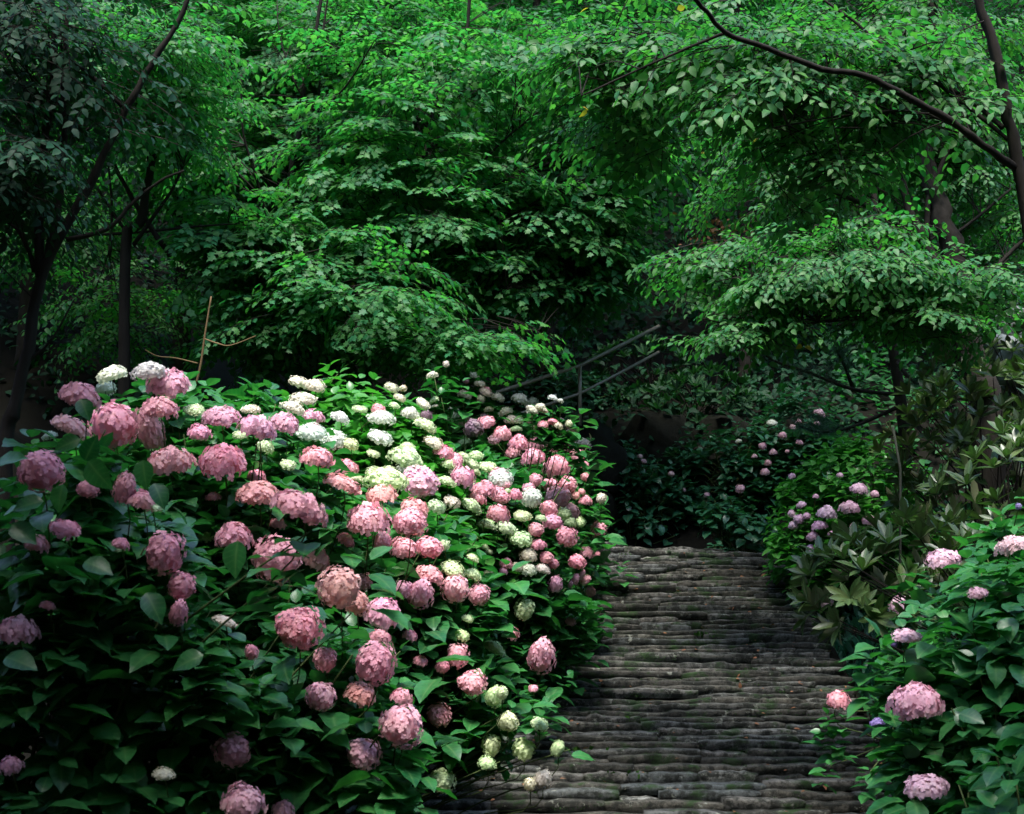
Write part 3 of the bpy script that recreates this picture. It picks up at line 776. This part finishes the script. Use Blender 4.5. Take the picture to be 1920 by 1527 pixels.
# ------------------------------------------------------------------ trees
def make_spray(seed, L, leaf, tpl_len, nsub=5, droop=.35):
    r = np.random.default_rng(seed)
    Ms, Ps, tubes = [], [], []
    def twig(o, d, ln, rad, lvl):
        n = 5; t = np.linspace(0, 1, n)
        side = r.normal(0, .06) * ln
        y = np.cross((0, 0, 1), d)
        pts = o + np.outer(t * ln, d) + np.outer(t * t * side, y) + np.outer(-droop * ln * t ** 2, (0, 0, 1))
        tubes.append(tube(pts, np.linspace(rad, rad * .4, n), 3))
        k = int(ln / (leaf * .62)); sg = 1
        for q in range(k):
            tt = (q + 1.0) / k
            if lvl == 0 and tt < .25: continue
            p = np.array([np.interp(tt, t, pts[:, i]) for i in range(3)])
            dd = norm(np.array(d) * .75 + np.array(y) * sg * .85 + np.array((0, 0, -.25 - .3 * tt)) + r.normal(0, .16, 3))
            Ms.append(frames(dd[None], norm(np.array((0, 0, 1.0)) + r.normal(0, .30, 3) + np.array(d) * .5)[None], [leaf * r.uniform(.7, 1.2)])[0])
            Ps.append(p + dd * leaf * .12); sg = -sg
        return pts
    main = twig(np.zeros(3), np.array((1.0, 0, 0)), L, .005, 0)
    sg = 1
    for i in range(nsub):
        tt = .2 + .7 * i / nsub
        p = np.array([np.interp(tt, np.linspace(0, 1, 5), main[:, j]) for j in range(3)])
        a = sg * r.uniform(.6, 1.0)
        twig(p, np.array((math.cos(a), math.sin(a), 0)), L * (.62 - .35 * tt) * r.uniform(.8, 1.2), .003, 1); sg = -sg
    V, T = merge(tubes)
    return np.array(Ms), np.array(Ps), V, T
SPR = {}
def sprays(kind):
    if kind not in SPR:
        L, leaf = {'maple': (.62, .070), 'cherry': (.56, .060), 'big': (.56, .064), 'dark': (.7, .06), 'back': (.9, .085)}[kind]
        SPR[kind] = [make_spray(500 + i, L * f, leaf, 1) for i, f in enumerate((.8, 1, 1.1, .9, 1.25))]
    return SPR[kind]

def make_tree(name, label, cat, group, stems, crowns, kind, tpl, mat, bark=None, n_leaf=0, extra_twigs=.35, scale=1.0, base=None):
    """stems: list of (points, radii, 'trunk'|'branch'); crowns: (centre, radii, count)"""
    p0 = np.array(stems[0][0][0])
    root = empty(name, p0, label, cat, group)
    skel = []
    for pts, rad, nm in stems:
        pl, rl = smoothline(pts, rad, 4, 0.012 * min(1, 8 * rad[0]))
        skel.append(pl)
        rl = rl * (1 + rng.normal(0, .07, len(rl)))
        V, T = tube(pl, rl, 9 if rad[0] > .03 else 6)
        link(nm, mesh_of(nm, V, T, bark or M_BARK, smooth=True), root)
    skel = np.concatenate(skel)
    sp = sprays(kind)
    AM, AP, TV, TT, o = [], [], [], [], 0
    conn = []
    for (c, r, n) in crowns:
        c = np.array(c, float); r = np.array(r, float)
        u = norm(rng.normal(size=(n, 3))); rad = rng.random(n) ** .42
        p = c + u * r * rad[:, None]
        lay = .30
        p[:, 2] = np.round(p[:, 2] / lay) * lay + rng.normal(0, .05, n) + .10 * np.sin(p[:, 0] * 1.9 + p[:, 1])
        d = norm(u * rad[:, None] * np.array((1, 1, .25)) + rng.normal(0, .35, (n, 3)) * np.array((1, 1, .35)) + (c - skel[len(skel) // 3]) * .12 * np.array((1, 1, 0)))
        up = norm(np.array((0, 0, 1.0)) + rng.normal(0, .18, (n, 3)) + u * .6)
        Fm = frames(d, up, scale * rng.uniform(.8, 1.2, n))
        which = rng.integers(len(sp), size=n)
        for k in range(len(sp)):
            Mk, Pk, Vk, Tk = sp[k]
            f = Fm[which == k]; q = p[which == k]
            if not len(f): continue
            q = q - f[:, :, 0] * .35
            AM.append(np.einsum('nij,mjk->nmik', f, Mk).reshape(-1, 3, 3)); AP.append((np.einsum('nij,mj->nmi', f, Pk) + q[:, None]).reshape(-1, 3))
            W = (np.einsum('nij,mj->nmi', f, Vk) + q[:, None]).reshape(-1, 3)
            t = (Tk[None] + (np.arange(len(f)) * len(Vk))[:, None, None]).reshape(-1, 3) + o
            TV.append(W); TT.append(t); o += len(W)
            for i in range(len(q)):
                if rng.random() < extra_twigs and q[i][2] < EYE + .45 * q[i][1]:
                    dj = np.linalg.norm((skel - q[i]) * np.array((1, 1, 1.3)) + np.array((0, 0, .5)), axis=1); s0 = skel[np.argsort(dj)[min(len(dj) - 1, int(rng.integers(0, 7)))]]
                    m = s0 * .5 + q[i] * .5 + np.array((0, 0, .10 * np.linalg.norm(q[i] - s0))) * rng.uniform(-.3, 1)
                    ln = np.linalg.norm(q[i] - s0)
                    if ln > (1.35 if kind != 'big' else .7): continue
                    pl, rl = smoothline([s0, m, q[i]], [.003 + .003 * ln, .0025 + .0015 * ln, .0025], 4)
                    conn.append(tube(pl, rl, 4))
    AM = np.concatenate(AM); AP = np.concatenate(AP)
    keep = AP[:, 2] > ground_z(AP[:, 0], AP[:, 1]) + .1
    AM, AP = AM[keep], AP[keep]
    if n_leaf:
        px = 960 + F * AP[:, 0] / AP[:, 1]; py = HY - F * (AP[:, 2] - EYE) / AP[:, 1]
        inv = (px > 0) & (px < 1920) & (py > 0) & (py < 1527)
        order = np.argsort(AP[:, 1] + 100 * ~inv); sel = order[:n_leaf]; rest = order[n_leaf:]
        me = mesh_of("leaf", tpl[0], tpl[1], mat)
        for i in sel: link("leaf", me, root, AP[i], AM[i])
        AM, AP = AM[rest], AP[rest]
    V, T, rr = scatter(tpl, AM, AP, rng.random(len(AP)))
    tag(link("foliage", mesh_of("foliage", V, T, mat, rr), root), kind="stuff")
    Vt, Tt = np.concatenate(TV), np.concatenate(TT)
    if conn:
        Vc, Tc = merge(conn); Tt = np.concatenate((Tt, Tc + len(Vt))); Vt = np.concatenate((Vt, Vc))
    tag(link("twigs", mesh_of("twigs", Vt, Tt, bark or M_BARK), root), kind="stuff")
    return root

def S(Y, pts, r0, r1, nm="branch", dy=0.0):
    n = len(pts)
    return ([at(x, y, Y + dy * i / max(1, n - 1)) for i, (x, y) in enumerate(pts)], np.linspace(r0, r1, n), nm)
def Cr(px, py, Y, rx, ry, rY, n): 
    return (at(px, py, Y), (rx * Y / F, rY, ry * Y / F), n)
def grounded(st):
    p = st[0][0]; gz = float(ground_z(p[0], p[1]))
    if p[2] > gz + .05:
        st = ([np.array((p[0], p[1], gz - .1))] + list(st[0]), np.concatenate(([st[1][0] * 1.15], st[1])), st[2])
    return st

TG = "maples above the left bank"
make_tree("maple_tree", "maple with several slender dark stems rising behind the crest of the left bank", "maple tree", TG,
  [grounded(S(13.0, [(690, 735), (703, 640), (720, 520), (732, 430), (770, 330), (800, 280), (815, 200), (870, 80), (885, -60)], .042, .016, "trunk")),
   S(13.0, [(712, 600), (760, 520), (800, 480), (845, 390), (900, 310), (960, 250), (1010, 210)], .022, .008, dy=-.8),
   S(13.0, [(845, 385), (900, 362), (990, 320), (1085, 290)], .016, .006, dy=-.8),
   S(13.0, [(708, 620), (800, 510), (900, 440), (1020, 370), (1110, 330)], .018, .008, dy=-1.0),
   S(13.0, [(705, 640), (800, 580), (900, 556), (960, 540)], .02, .006, dy=-.8),
   S(13.0, [(700, 660), (790, 625), (880, 615), (1010, 620)], .016, .006, dy=-1.0),
   S(13.0, [(845, 385), (820, 320), (800, 280), (770, 200), (720, 120)], .018, .007, dy=.5)],
  [Cr(900, 190, 14.2, 270, 170, 1.12, 252), Cr(760, 400, 14.8, 240, 150, 0.96, 156), Cr(1010, 430, 12.8, 220, 100, 0.80, 180),
   Cr(930, 505, 12.9, 220, 75, 0.72, 180), Cr(1100, 525, 12.8, 90, 55, 0.40, 55), Cr(1100, 330, 13.4, 150, 80, 0.64, 96), Cr(800, 300, 14.9, 420, 270, 1.2, 260), Cr(760, 330, 12.2, 260, 170, .5, 130), Cr(640, 560, 11.5, 260, 80, .5, 90), Cr(860, 620, 11.6, 160, 28, .4, 40), Cr(820, 110, 12.4, 300, 110, .5, 80), Cr(700, 70, 14.4, 230, 90, 0.96, 132)],
  'maple', L_MAPLE, M_MAPLE, n_leaf=290)
make_tree("maple_tree", "maple with one tall straight dark stem standing left of the many stemmed maple", "maple tree", TG,
  [grounded(S(12.6, [(588, 720), (578, 600), (560, 520), (542, 440), (545, 330), (562, 235), (578, 130), (600, 20), (605, -60)], .042, .016, "trunk")),
   S(12.6, [(578, 600), (592, 470), (598, 350), (597, 215), (604, 80), (620, -40)], .02, .009),
   S(12.6, [(572, 570), (520, 500), (500, 410), (480, 330), (456, 250), (452, 140)], .018, .010, dy=-.6),
   S(12.6, [(597, 215), (560, 170), (530, 90), (520, 30)], .012, .006), S(12.6, [(597, 215), (650, 160), (700, 80)], .012, .006, dy=-.6),
   S(12.6, [(580, 620), (530, 560), (470, 500), (430, 490)], .018, .007, dy=-.7)],
  [Cr(560, 110, 14.0, 260, 130, 1.04, 228), Cr(440, 300, 13.4, 190, 110, 0.80, 144), Cr(640, 290, 13.6, 160, 110, 0.80, 108), Cr(560, 500, 12.2, 200, 90, 0.72, 132),
   Cr(420, 450, 11.9, 110, 55, 0.48, 48), Cr(560, 640, 12.2, 220, 45, 0.64, 96)],
  'maple', L_MAPLE, M_MAPLE, n_leaf=290)
make_tree("dark_tree", "dark tree at the left frame edge whose trunk forks into three bare leaning stems", "tree", "dark trees on the left",
  [grounded(S(8.2, [(12, 870), (28, 760), (58, 620), (76, 520), (110, 450), (180, 320), (235, 205), (285, 120), (345, 20), (370, -60)], .046, .012, "trunk")),
   S(8.2, [(76, 520), (74, 400), (80, 300), (95, 190), (102, 90), (90, -50)], .034, .015), S(8.2, [(82, 510), (108, 390), (121, 260), (117, 140), (135, -40)], .030, .015),
   S(8.2, [(125, 450), (200, 430), (250, 380), (300, 340), (345, 320)], .018, .006), S(8.2, [(64, 510), (50, 460), (20, 420), (-60, 390)], .018, .008),
   S(8.2, [(235, 205), (180, 150), (120, 100)], .02, .01), S(8.2, [(50, 680), (95, 640), (140, 560)], .012, .005)],
  [Cr(60, 90, 8.0, 220, 120, 1.2, 85), Cr(-60, 300, 8.2, 160, 160, 1.0, 60), ((-2.6, 3.9, 4.6), (2.0, 1.7, .6), 480), Cr(40, 330, 7.6, 100, 50, .5, 14), ((-1.6, 2.0, 4.0), (2.0, 1.6, .5), 240)],  # the crowns above the frame are unseen, added to shade the left foreground
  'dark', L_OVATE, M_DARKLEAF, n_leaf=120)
make_tree("dark_tree", "thin crossing dark stems between the forked left tree and the maples", "tree", "dark trees on the left",
  [grounded(S(11.5, [(235, 480), (262, 420), (283, 300), (290, 200), (300, 60)], .05, .02, "trunk")),
   S(11.5, [(320, 480), (265, 400), (212, 300), (200, 200), (215, 60)], .028, .012), S(11.5, [(250, 460), (320, 360), (345, 310)], .02, .008),
   S(11.5, [(205, 480), (210, 400), (203, 300)], .018, .010), S(11.5, [(180, 440), (270, 435), (370, 425), (450, 420)], .014, .006), S(11.5, [(240, 440), (150, 300), (120, 200)], .016, .008)],
  [Cr(260, 90, 11.0, 170, 80, .9, 110), Cr(330, 210, 11.5, 90, 60, .7, 40), Cr(230, 560, 13.0, 160, 90, 1.0, 60), Cr(120, 400, 13.5, 160, 90, .8, 60), ((-5.3, 11.3, 6.2), (2.5, 2.2, .8), 260)],  # the last, high crown is added to darken the slope on the left
  'dark', L_OVATE, M_MAPLE, n_leaf=120)
CG = "broad leaved trees on the right"
make_tree("cherry_tree", "tree with a thick dark trunk forking into upright stems above the rhododendrons", "tree", CG,
  [grounded(S(10.6, [(1850, 800), (1832, 700), (1805, 600), (1788, 480), (1765, 400), (1742, 320), (1733, 240), (1740, 120), (1760, -60)], .13, .04, "trunk")),
   S(10.6, [(1822, 690), (1775, 580), (1745, 480), (1705, 400), (1690, 340), (1640, 250)], .06, .02),
   S(10.6, [(1738, 450), (1742, 370), (1778, 280), (1802, 200), (1825, 120)], .028, .012), S(10.6, [(1725, 450), (1640, 395), (1540, 350), (1450, 312), (1420, 288)], .022, .008, dy=-1.0),
   S(10.6, [(1790, 440), (1840, 402), (1895, 355)], .018, .008), S(10.6, [(1712, 610), (1660, 560), (1610, 505), (1590, 480)], .020, .007, dy=-1.0),
   S(10.6, [(1835, 560), (1870, 500), (1930, 440)], .025, .012), S(10.4, [(1800, 640), (1700, 600), (1600, 600), (1480, 610)], .018, .005, dy=-1.0)],
  [Cr(1570, 505, 9.3, 210, 65, .6, 140), Cr(1400, 590, 9.4, 100, 38, .5, 34), Cr(1350, 500, 9.8, 140, 45, .5, 36), Cr(1700, 600, 9.3, 130, 45, .5, 40), Cr(1830, 540, 9.4, 110, 60, .6, 40),
   Cr(1500, 330, 10.6, 210, 120, .9, 95), Cr(1760, 240, 11.2, 180, 130, 1.0, 120), Cr(1680, 60, 11.0, 260, 100, 1.0, 120), Cr(1880, 420, 11.4, 80, 80, .8, 40)],
  'cherry', L_OVATE, M_CHERRY, bark=M_BARK2, n_leaf=290)
make_tree("cherry_tree", "tree at the right frame edge sending one long arching bough across the top right", "tree", CG,
  [grounded(S(6.9, [(1990, 900), (1965, 700), (1938, 480), (1908, 310), (1890, 220), (1872, 120), (1842, 20), (1820, -80)], .042, .022, "trunk")),
   S(6.9, [(1908, 318), (1860, 285), (1780, 225), (1700, 182), (1620, 142), (1540, 130), (1440, 92), (1360, 62), (1325, 22), (1290, -15)], .021, .009, dy=-1.0),
   S(6.9, [(1900, 270), (1800, 190), (1700, 120), (1560, 105), (1500, 110)], .012, .005, dy=.3), S(6.6, [(1360, 62), (1290, 90), (1200, 130), (1090, 180)], .009, .004, dy=.2),
   S(6.9, [(1880, 240), (1820, 190), (1700, 120), (1600, 40), (1500, -30)], .013, .006, dy=.5), S(6.9, [(1890, 300), (1740, 215), (1600, 215), (1450, 240)], .008, .004, dy=-.2)],
  [Cr(1450, 120, 7.1, 230, 110, .5, 95), Cr(1170, 110, 7.4, 150, 110, .4, 46), Cr(1180, 240, 7.8, 130, 80, .4, 34), Cr(1700, 120, 7.2, 200, 120, .5, 60), Cr(1560, 300, 7.0, 170, 40, .3, 18),
   ((2.3, 3.6, 4.5), (1.6, 1.7, .5), 230), ((-.4, -.9, 4.7), (3.2, 1.8, .6), 420)],  # unseen crowns overhead and behind the viewer, added to cut the light
  'big', L_OVATE, M_CHERRY, n_leaf=290, scale=.95)
# broad trees behind: hide the hillside
BG = "trees on the slope behind"
bt = [(330, 15.5, 180, "tall leafy tree on the slope above the crossing dark stems"), (720, 17.5, 60, "tall leafy tree on the slope behind the maples"),
      (1010, 16.6, 130, "leafy tree overhanging the dark hollow from its upper left"), (1390, 16.5, 130, "leafy tree overhanging the dark hollow from its upper right"),
      (1650, 17.5, 100, "tall tree on the slope behind the forked trunk"), (1930, 15.5, 200, "leafy tree on the slope at the right frame edge"), (40, 14.5, 260, "shadowed tree on the slope at the left frame edge")]
for i, (px, Y, py, lab) in enumerate(bt):
    x = (px - 960) / F * Y; gz = float(ground_z(x, Y))
    zt = EYE + (HY - py) / F * Y
    make_tree("slope_tree", lab, "tree", BG,
      [([(x, Y, gz - .2), (x + .1, Y, gz + 1.5), (x - .1, Y, zt), (x + .2, Y, zt + 2.5)], [.11, .09, .06, .03], "trunk"),
       ([(x, Y, gz + 1.6), (x + .8, Y - .4, gz + 2.8), (x + 1.4, Y - .7, zt)], [.045, .03, .015], "branch"), ([(x, Y, gz + 1.9), (x - .8, Y - .3, gz + 2.9), (x - 1.5, Y - .6, zt)], [.045, .03, .015], "branch")],
      [((x, Y, zt + .1), (1.8, 1.2, 1.4), 140), ((x + .5, Y - .6, zt + 2.6), (2.6, 2.4, 1.2), 110), ((x + .2, Y - .2, (zt + gz) / 2 + .6), (1.4, 1.0, .6), 0 if i in (2, 3, 6) else 46)] + {3: [((1.9, 12.9, 6.1), (1.9, 1.7, .8), 170), ((2.2, 19.5, 10.4), (4.5, 3.4, .9), 420), ((3.0, 25.0, 14.8), (5.5, 3.4, 1.0), 420)], 0: [((-6.2, 16.5, 8.9), (4.2, 3.2, .9), 420)], 2: [((-1.5, 19.5, 10.6), (3.0, 2.6, .8), 200)]}.get(i, []),  # extra crowns per tree are added high up to block sky and sun
      'back', L_SMALL, M_BACKLEAF, bark=M_BARK2, extra_twigs=.15, scale=1.0)

# undergrowth over the hillsides: one mass
n = 110000
Y = 8.5 + 32 * rng.random(n) ** 1.15; X = rng.uniform(-.62, .62, n) * Y
PX = 960 + F * X / Y
ok = (Y > 17.5) | ((PX > 1560) & (Y > 12)) | ((PX < 150) & (Y > 12))
ok &= ~((PX > 1090) & (PX < 1420)) & ~((PX < 340) & (Y < 26))
X, Y = X[ok], Y[ok]; Z = ground_z(X, Y)
h = np.interp(Y, [9, 15, 19], [.35, .45, 1]) * rng.random(len(X)) ** 1.5 * (1.2 + .9 * np.sin(X * 1.1) * np.sin(Y * .9 + 2))
P = np.stack((X, Y, Z + np.clip(h, .03, 3)), -1)
D = norm(rng.normal(size=P.shape) * np.array((1, 1, .3)) + np.array((0, -.4, -.2)))
NN = norm(np.array((0, -.55, .8)) + rng.normal(0, .35, P.shape))
Vu, Tu, ru = scatter(L_SMALL, frames(D, NN, rng.uniform(.5, 1.1, len(P)) * np.interp(P[:, 1], [9, 16, 30], [.11, .16, .26])), P, rng.random(len(P)))
tag(link("undergrowth", mesh_of("undergrowth", Vu, Tu, M_BACKLEAF, ru)), "dense green undergrowth covering the wooded slope behind the trees", "undergrowth", None, "stuff")
n = 44000  # near black leaves added to stand for shade in the hollow and far left
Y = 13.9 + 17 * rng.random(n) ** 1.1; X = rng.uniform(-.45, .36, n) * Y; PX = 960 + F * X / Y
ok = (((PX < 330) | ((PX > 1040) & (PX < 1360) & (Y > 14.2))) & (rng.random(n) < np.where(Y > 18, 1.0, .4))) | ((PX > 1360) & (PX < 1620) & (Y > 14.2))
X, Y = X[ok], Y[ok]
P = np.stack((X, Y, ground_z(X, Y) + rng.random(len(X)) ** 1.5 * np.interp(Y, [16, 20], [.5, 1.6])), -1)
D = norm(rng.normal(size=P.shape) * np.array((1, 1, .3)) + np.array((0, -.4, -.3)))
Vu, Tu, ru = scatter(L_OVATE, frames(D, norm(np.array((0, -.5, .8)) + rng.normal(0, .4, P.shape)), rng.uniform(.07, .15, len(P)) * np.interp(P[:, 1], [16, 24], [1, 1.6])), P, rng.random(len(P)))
tag(link("shade_undergrowth", mesh_of("shade_undergrowth", Vu, Tu, M_DARKLEAF, ru)), "added dark foliage standing in for deep shade behind the steps", "undergrowth", None, "stuff")
# leaves and petals fallen on the steps
n = 190
Y = rng.uniform(7.8, 12.3, n); X = stair_left(Y) + .3 + (stair_right(Y) - stair_left(Y) - .3) * rng.beta(.7, .7, n)
P = np.stack((X, Y, .35 * Y - 2.72 + .018 - .05 * np.clip((Y - 9.5) / 3, 0, 1) * (X - .8)), -1)
Vu, Tu, ru = scatter(L_OVATE, frames(rng.normal(size=P.shape) * np.array((1, 1, .2)), np.array((0, -.3, 1)) + rng.normal(0, .3, P.shape), rng.uniform(.02, .05, n)), P, rng.random(n))
tag(link("fallen_leaves", mesh_of("fallen_leaves", Vu, Tu, M_BROWN, ru)), "small withered leaves scattered on the stone steps", "fallen leaves", None, "stuff")
# ferns and grass beside the stairs and under the shrubs
n = 9000
side = rng.random(n) < .6
Y = rng.uniform(6.0, 13.6, n); X = np.where(side, stair_right(Y) + np.abs(rng.normal(.12, .45, n)), stair_left(Y) - .1 - np.abs(rng.normal(0, .5, n)))
P = np.stack((X, Y, ground_z(X, Y)), -1)
D = norm(rng.normal(0, .6, P.shape) + np.array((0, 0, 1.0)))
Vu, Tu, ru = scatter(L_RHO, frames(D, rng.normal(size=P.shape), rng.uniform(.04, .16, n)), P, rng.random(n))
tag(link("grass", mesh_of("grass", Vu, Tu, M_HLEAF_D, ru)), "short grass and weeds along both edges of the steps", "grass", None, "stuff")

# ------------------------------------------------------------------ pine with long needles
def pine():
    st = [grounded(([at(1700, 900, 12.6), at(1690, 760, 12.6), at(1660, 560, 12.6), at(1640, 380, 12.7), at(1650, 200, 12.9)], [.06, .055, .045, .03, .015], "trunk"))]
    br = [[(1690, 740), (1600, 730), (1520, 700), (1440, 670), (1425, 620)], [(1600, 730), (1585, 690), (1570, 660)], [(1680, 680), (1720, 720), (1740, 690)],
          [(1665, 600), (1580, 610), (1500, 600), (1450, 590)], [(1660, 560), (1600, 520), (1560, 450)], [(1650, 420), (1600, 420), (1560, 400)],
          [(1640, 400), (1700, 360), (1720, 300)], [(1690, 760), (1600, 800), (1540, 810), (1500, 800)], [(1665, 600), (1760, 560), (1880, 520)], [(1650, 500), (1780, 440), (1900, 480)]]
    root = empty("pine_tree", st[0][0][0], "pine with long grey green needles beneath the right hand canopy", "pine tree")
    for pts, rad, nm in st:
        pl, rl = smoothline(pts, rad, 4); V, T = tube(pl, rl, 8); link(nm, mesh_of(nm, V, T, M_BARK2, smooth=True), root)
    P, D = [], []
    for b in br:
        pts = [at(x, y, 12.4 - .15 * i) for i, (x, y) in enumerate(b)]
        pl, rl = smoothline(pts, np.linspace(.022, .008, len(pts)), 5)
        V, T = tube(pl, rl, 5); link("branch", mesh_of("branch", V, T, M_BARK2, smooth=True), root)
        L = len(pl)
        for i in range(L // 3, L - 1):
            t = norm(pl[i + 1] - pl[i])
            k = 60 if i < L - 2 else 150
            P.append(pl[i] + (pl[i + 1] - pl[i]) * rng.random((k, 1))); D.append(norm(t * .9 + rng.normal(0, .75, (k, 3))))
            if rng.random() < .6:                                   # a side tuft on its own short shoot
                e = pl[i] + norm(t + rng.normal(0, .6, 3) + np.array((0, 0, .5))) * rng.uniform(.08, .25)
                k = 110; ax = norm(e - pl[i])
                P.append(pl[i] + (e - pl[i]) * rng.random((k, 1))); D.append(norm(ax * 1.0 + rng.normal(0, .6, (k, 3))))
    P = np.concatenate(P); D = np.concatenate(D)
    nd = (np.array([(0, .004, 0), (0, -.004, 0), (1, 0, 0)], float), np.array([(0, 1, 2)]))
    V, T, rr = scatter((nd[0] * np.array((1, 2.2, 1)), nd[1]), frames(D, rng.normal(size=D.shape), rng.uniform(.10, .15, len(D))) , P, rng.random(len(P)))
    tag(link("needles", mesh_of("needles", V, T, M_PINE, rr), root), kind="stuff")
pine()

# ------------------------------------------------------------------ rocks, retaining bank
def rock(name, label, cat, c, r, mat, seed, group=None):
    q = np.random.default_rng(seed)
    n, k = 11, 16
    V, T = [], []
    ax = norm(q.normal(size=(9, 3))); am = q.uniform(.05, .2, 9)
    for i in range(n):
        for j in range(k):
            a = math.pi * i / (n - 1); b = 2 * math.pi * j / k
            u = np.array((math.sin(a) * math.cos(b), math.sin(a) * math.sin(b), math.cos(a)))
            f = 1 - np.sum(am * np.maximum(0, ax @ u - .55) * 2.2) + q.normal(0, .012)
            V.append(u * (f + .10 * math.sin(u[0] * 5 + seed) * math.sin(u[2] * 6 + seed * 2) + q.normal(0, .03)) * np.array(r))
    for i in range(n - 1):
        for j in range(k):
            a, b = i * k + j, i * k + (j + 1) % k
            T += [(a, a + k, b + k), (a, b + k, b)]
    o = link(name, mesh_of(name, V, T, mat), None, c)
    return tag(o, label, cat, group)
BK = "dark boulders of the bank behind the steps"
rb = [((.86, 13.75, 2.50), (.40, .35, .52), "dark boulder at the foot of the handrail post"), ((1.7, 14.9, 2.75), (.5, .4, .45), "dark boulder right of the handrail post, above the dim hydrangeas"),
      ((1.25, 14.75, 1.95), (.55, .4, .45), "dark boulder low behind the top of the steps"), ((2.6, 15.2, 2.8), (.6, .5, .45), "dark boulder of the bank under the small rhododendron"),
      ((.75, 13.7, 1.95), (.4, .35, .5), "dark boulder hidden beside the tall cream flowered hydrangea")]
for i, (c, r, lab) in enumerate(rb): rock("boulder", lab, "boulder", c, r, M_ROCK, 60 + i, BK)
PR = "pale rocks at the right frame edge"
for i, (c, r, lab) in enumerate([(at(1905, 610, 12.4), (.33, .3, .35), "pale upright rock above the others at the right frame edge"), (at(1880, 655, 12.2), (.30, .3, .14), "flat pale rock ledge below the upright rock"),
      (at(1915, 690, 11.6), (.28, .3, .22), "pale ridged rock lowest at the right frame edge"), (at(1890, 745, 12), (.35, .3, .12), "long low pale rock behind the rhododendron")]):
    rock("pale_rock", lab, "rock", c, r, M_PALE, 80 + i, PR)

# ------------------------------------------------------------------ handrail
rp = [at(800, 780, 12.4), at(925, 738, 12.8), at(1087, 686, 13.3), at(1160, 650, 13.7), at(1235, 612, 14.4)]
root = empty("handrail", at(1087, 765, 13.3), "brown metal handrail climbing from the crest of the left bank to the right", "handrail")
def pipe(nm, pts, r, k=10):
    V, T = tube(np.array(pts), np.full(len(pts), r), k)
    link(nm, mesh_of(nm, V, T, M_RAIL, smooth=True), root)
dz = np.array((0, 0, -.29))
pipe("top_rail", rp, .019); pipe("middle_rail", [p + dz for p in rp], .015)
for p in (rp[2], rp[0], (rp[1] * .0 + rp[0] * .5 + rp[1] * .5)):
    pipe("post", [p, p + np.array((0, 0, -.62))], .021)

# ------------------------------------------------------------------ stakes, dead leaves, yellow leaves
root = empty("bamboo_stake", at(370, 715, 9.6), "pale bamboo pole with tied side cane standing behind the white flowers", "stake")
for nm, pts, r in (("pole", [at(368, 720, 9.6), at(377, 680, 9.6), at(384, 630, 9.6), at(396, 556, 9.6)], [.010, .009, .008, .006]),
                   ("side_cane", [at(384, 636, 9.6), at(410, 645, 9.5), at(433, 648, 9.5), at(480, 630, 9.5)], [.006, .006, .005, .003]),
                   ("lower_cane", [at(371, 682, 9.6), at(330, 672, 9.6), at(295, 668, 9.6), at(272, 656, 9.6)], [.006, .005, .004, .003])):
    pl, rl = smoothline(pts, r, 4); V, T = tube(pl, rl, 6); link(nm, mesh_of(nm, V, T, M_BAMBOO, smooth=True), root)
p0 = at(1674, 800, 9.0)
V, T = tube([np.array((p0[0] + .05, 9.0, float(ground_z(p0[0], 9.0)))), at(1688, 880, 9.0), p0], [.010, .009, .008], 8)
tag(link("wooden_stake", mesh_of("wooden_stake", V, T, M_STAKE, smooth=True)), "thin grey wooden stake leaning among the rhododendrons", "stake")

for tname, spots, nn in (("maple_tree.001", [(625, 512, 12.0, 34, 12), (560, 505, 12.0, 25, 12), (665, 535, 12.0, 20, 8)], 13), ("cherry_tree", [(1510, 650, 9.2, 5, 5), (1365, 275, 9.8, 60, 20), (1640, 190, 9.8, 60, 20)], 3), ("cherry_tree.001", [(1103, 208, 6.9, 2, 2), (1180, 20, 6.9, 90, 15)], 2)):
    me = mesh_of("yellow_leaf", L_OVATE[0], L_OVATE[1], M_YELLOW)
    for (qx, qy, QY, sx_, sy_) in spots:
        for q in range(nn):
            p = at(rng.normal(qx, sx_), rng.normal(qy, sy_), QY)
            f = frames(rng.normal(size=(1, 3)) + np.array((0, -.3, -.6)), rng.normal(size=(1, 3)) + np.array((0, -1, .6)), [rng.uniform(.04, .065)])[0]
            o = link("yellow_leaf", me, bpy.data.objects[tname], p, f); o["label"] = "yellow leaf"
root = empty("dead_branch", at(1380, 460, 12.0), "dead branch with withered brown leaves hanging in the dark hollow", "branch")
pl, rl = smoothline([at(1430, 400, 12.0), at(1385, 430, 12.0), at(1340, 440, 12.0), at(1285, 470, 12.0)], [.012, .009, .007, .004], 5)
V, T = tube(pl, rl, 5); link("stem", mesh_of("stem", V, T, M_BARK2), root)
P = np.array([at(rng.normal(1345, 38), rng.normal(436, 16), 12.0 + rng.normal(0, .15)) for _ in range(120)])
me = mesh_of("withered_leaf", L_OVATE[0], L_OVATE[1], M_BROWN)
Md = frames(rng.normal(size=P.shape) + np.array((0, 0, -.6)), rng.normal(size=P.shape), rng.uniform(.04, .07, len(P)))
for i in range(len(P)): link("withered_leaf", me, root, P[i], Md[i])
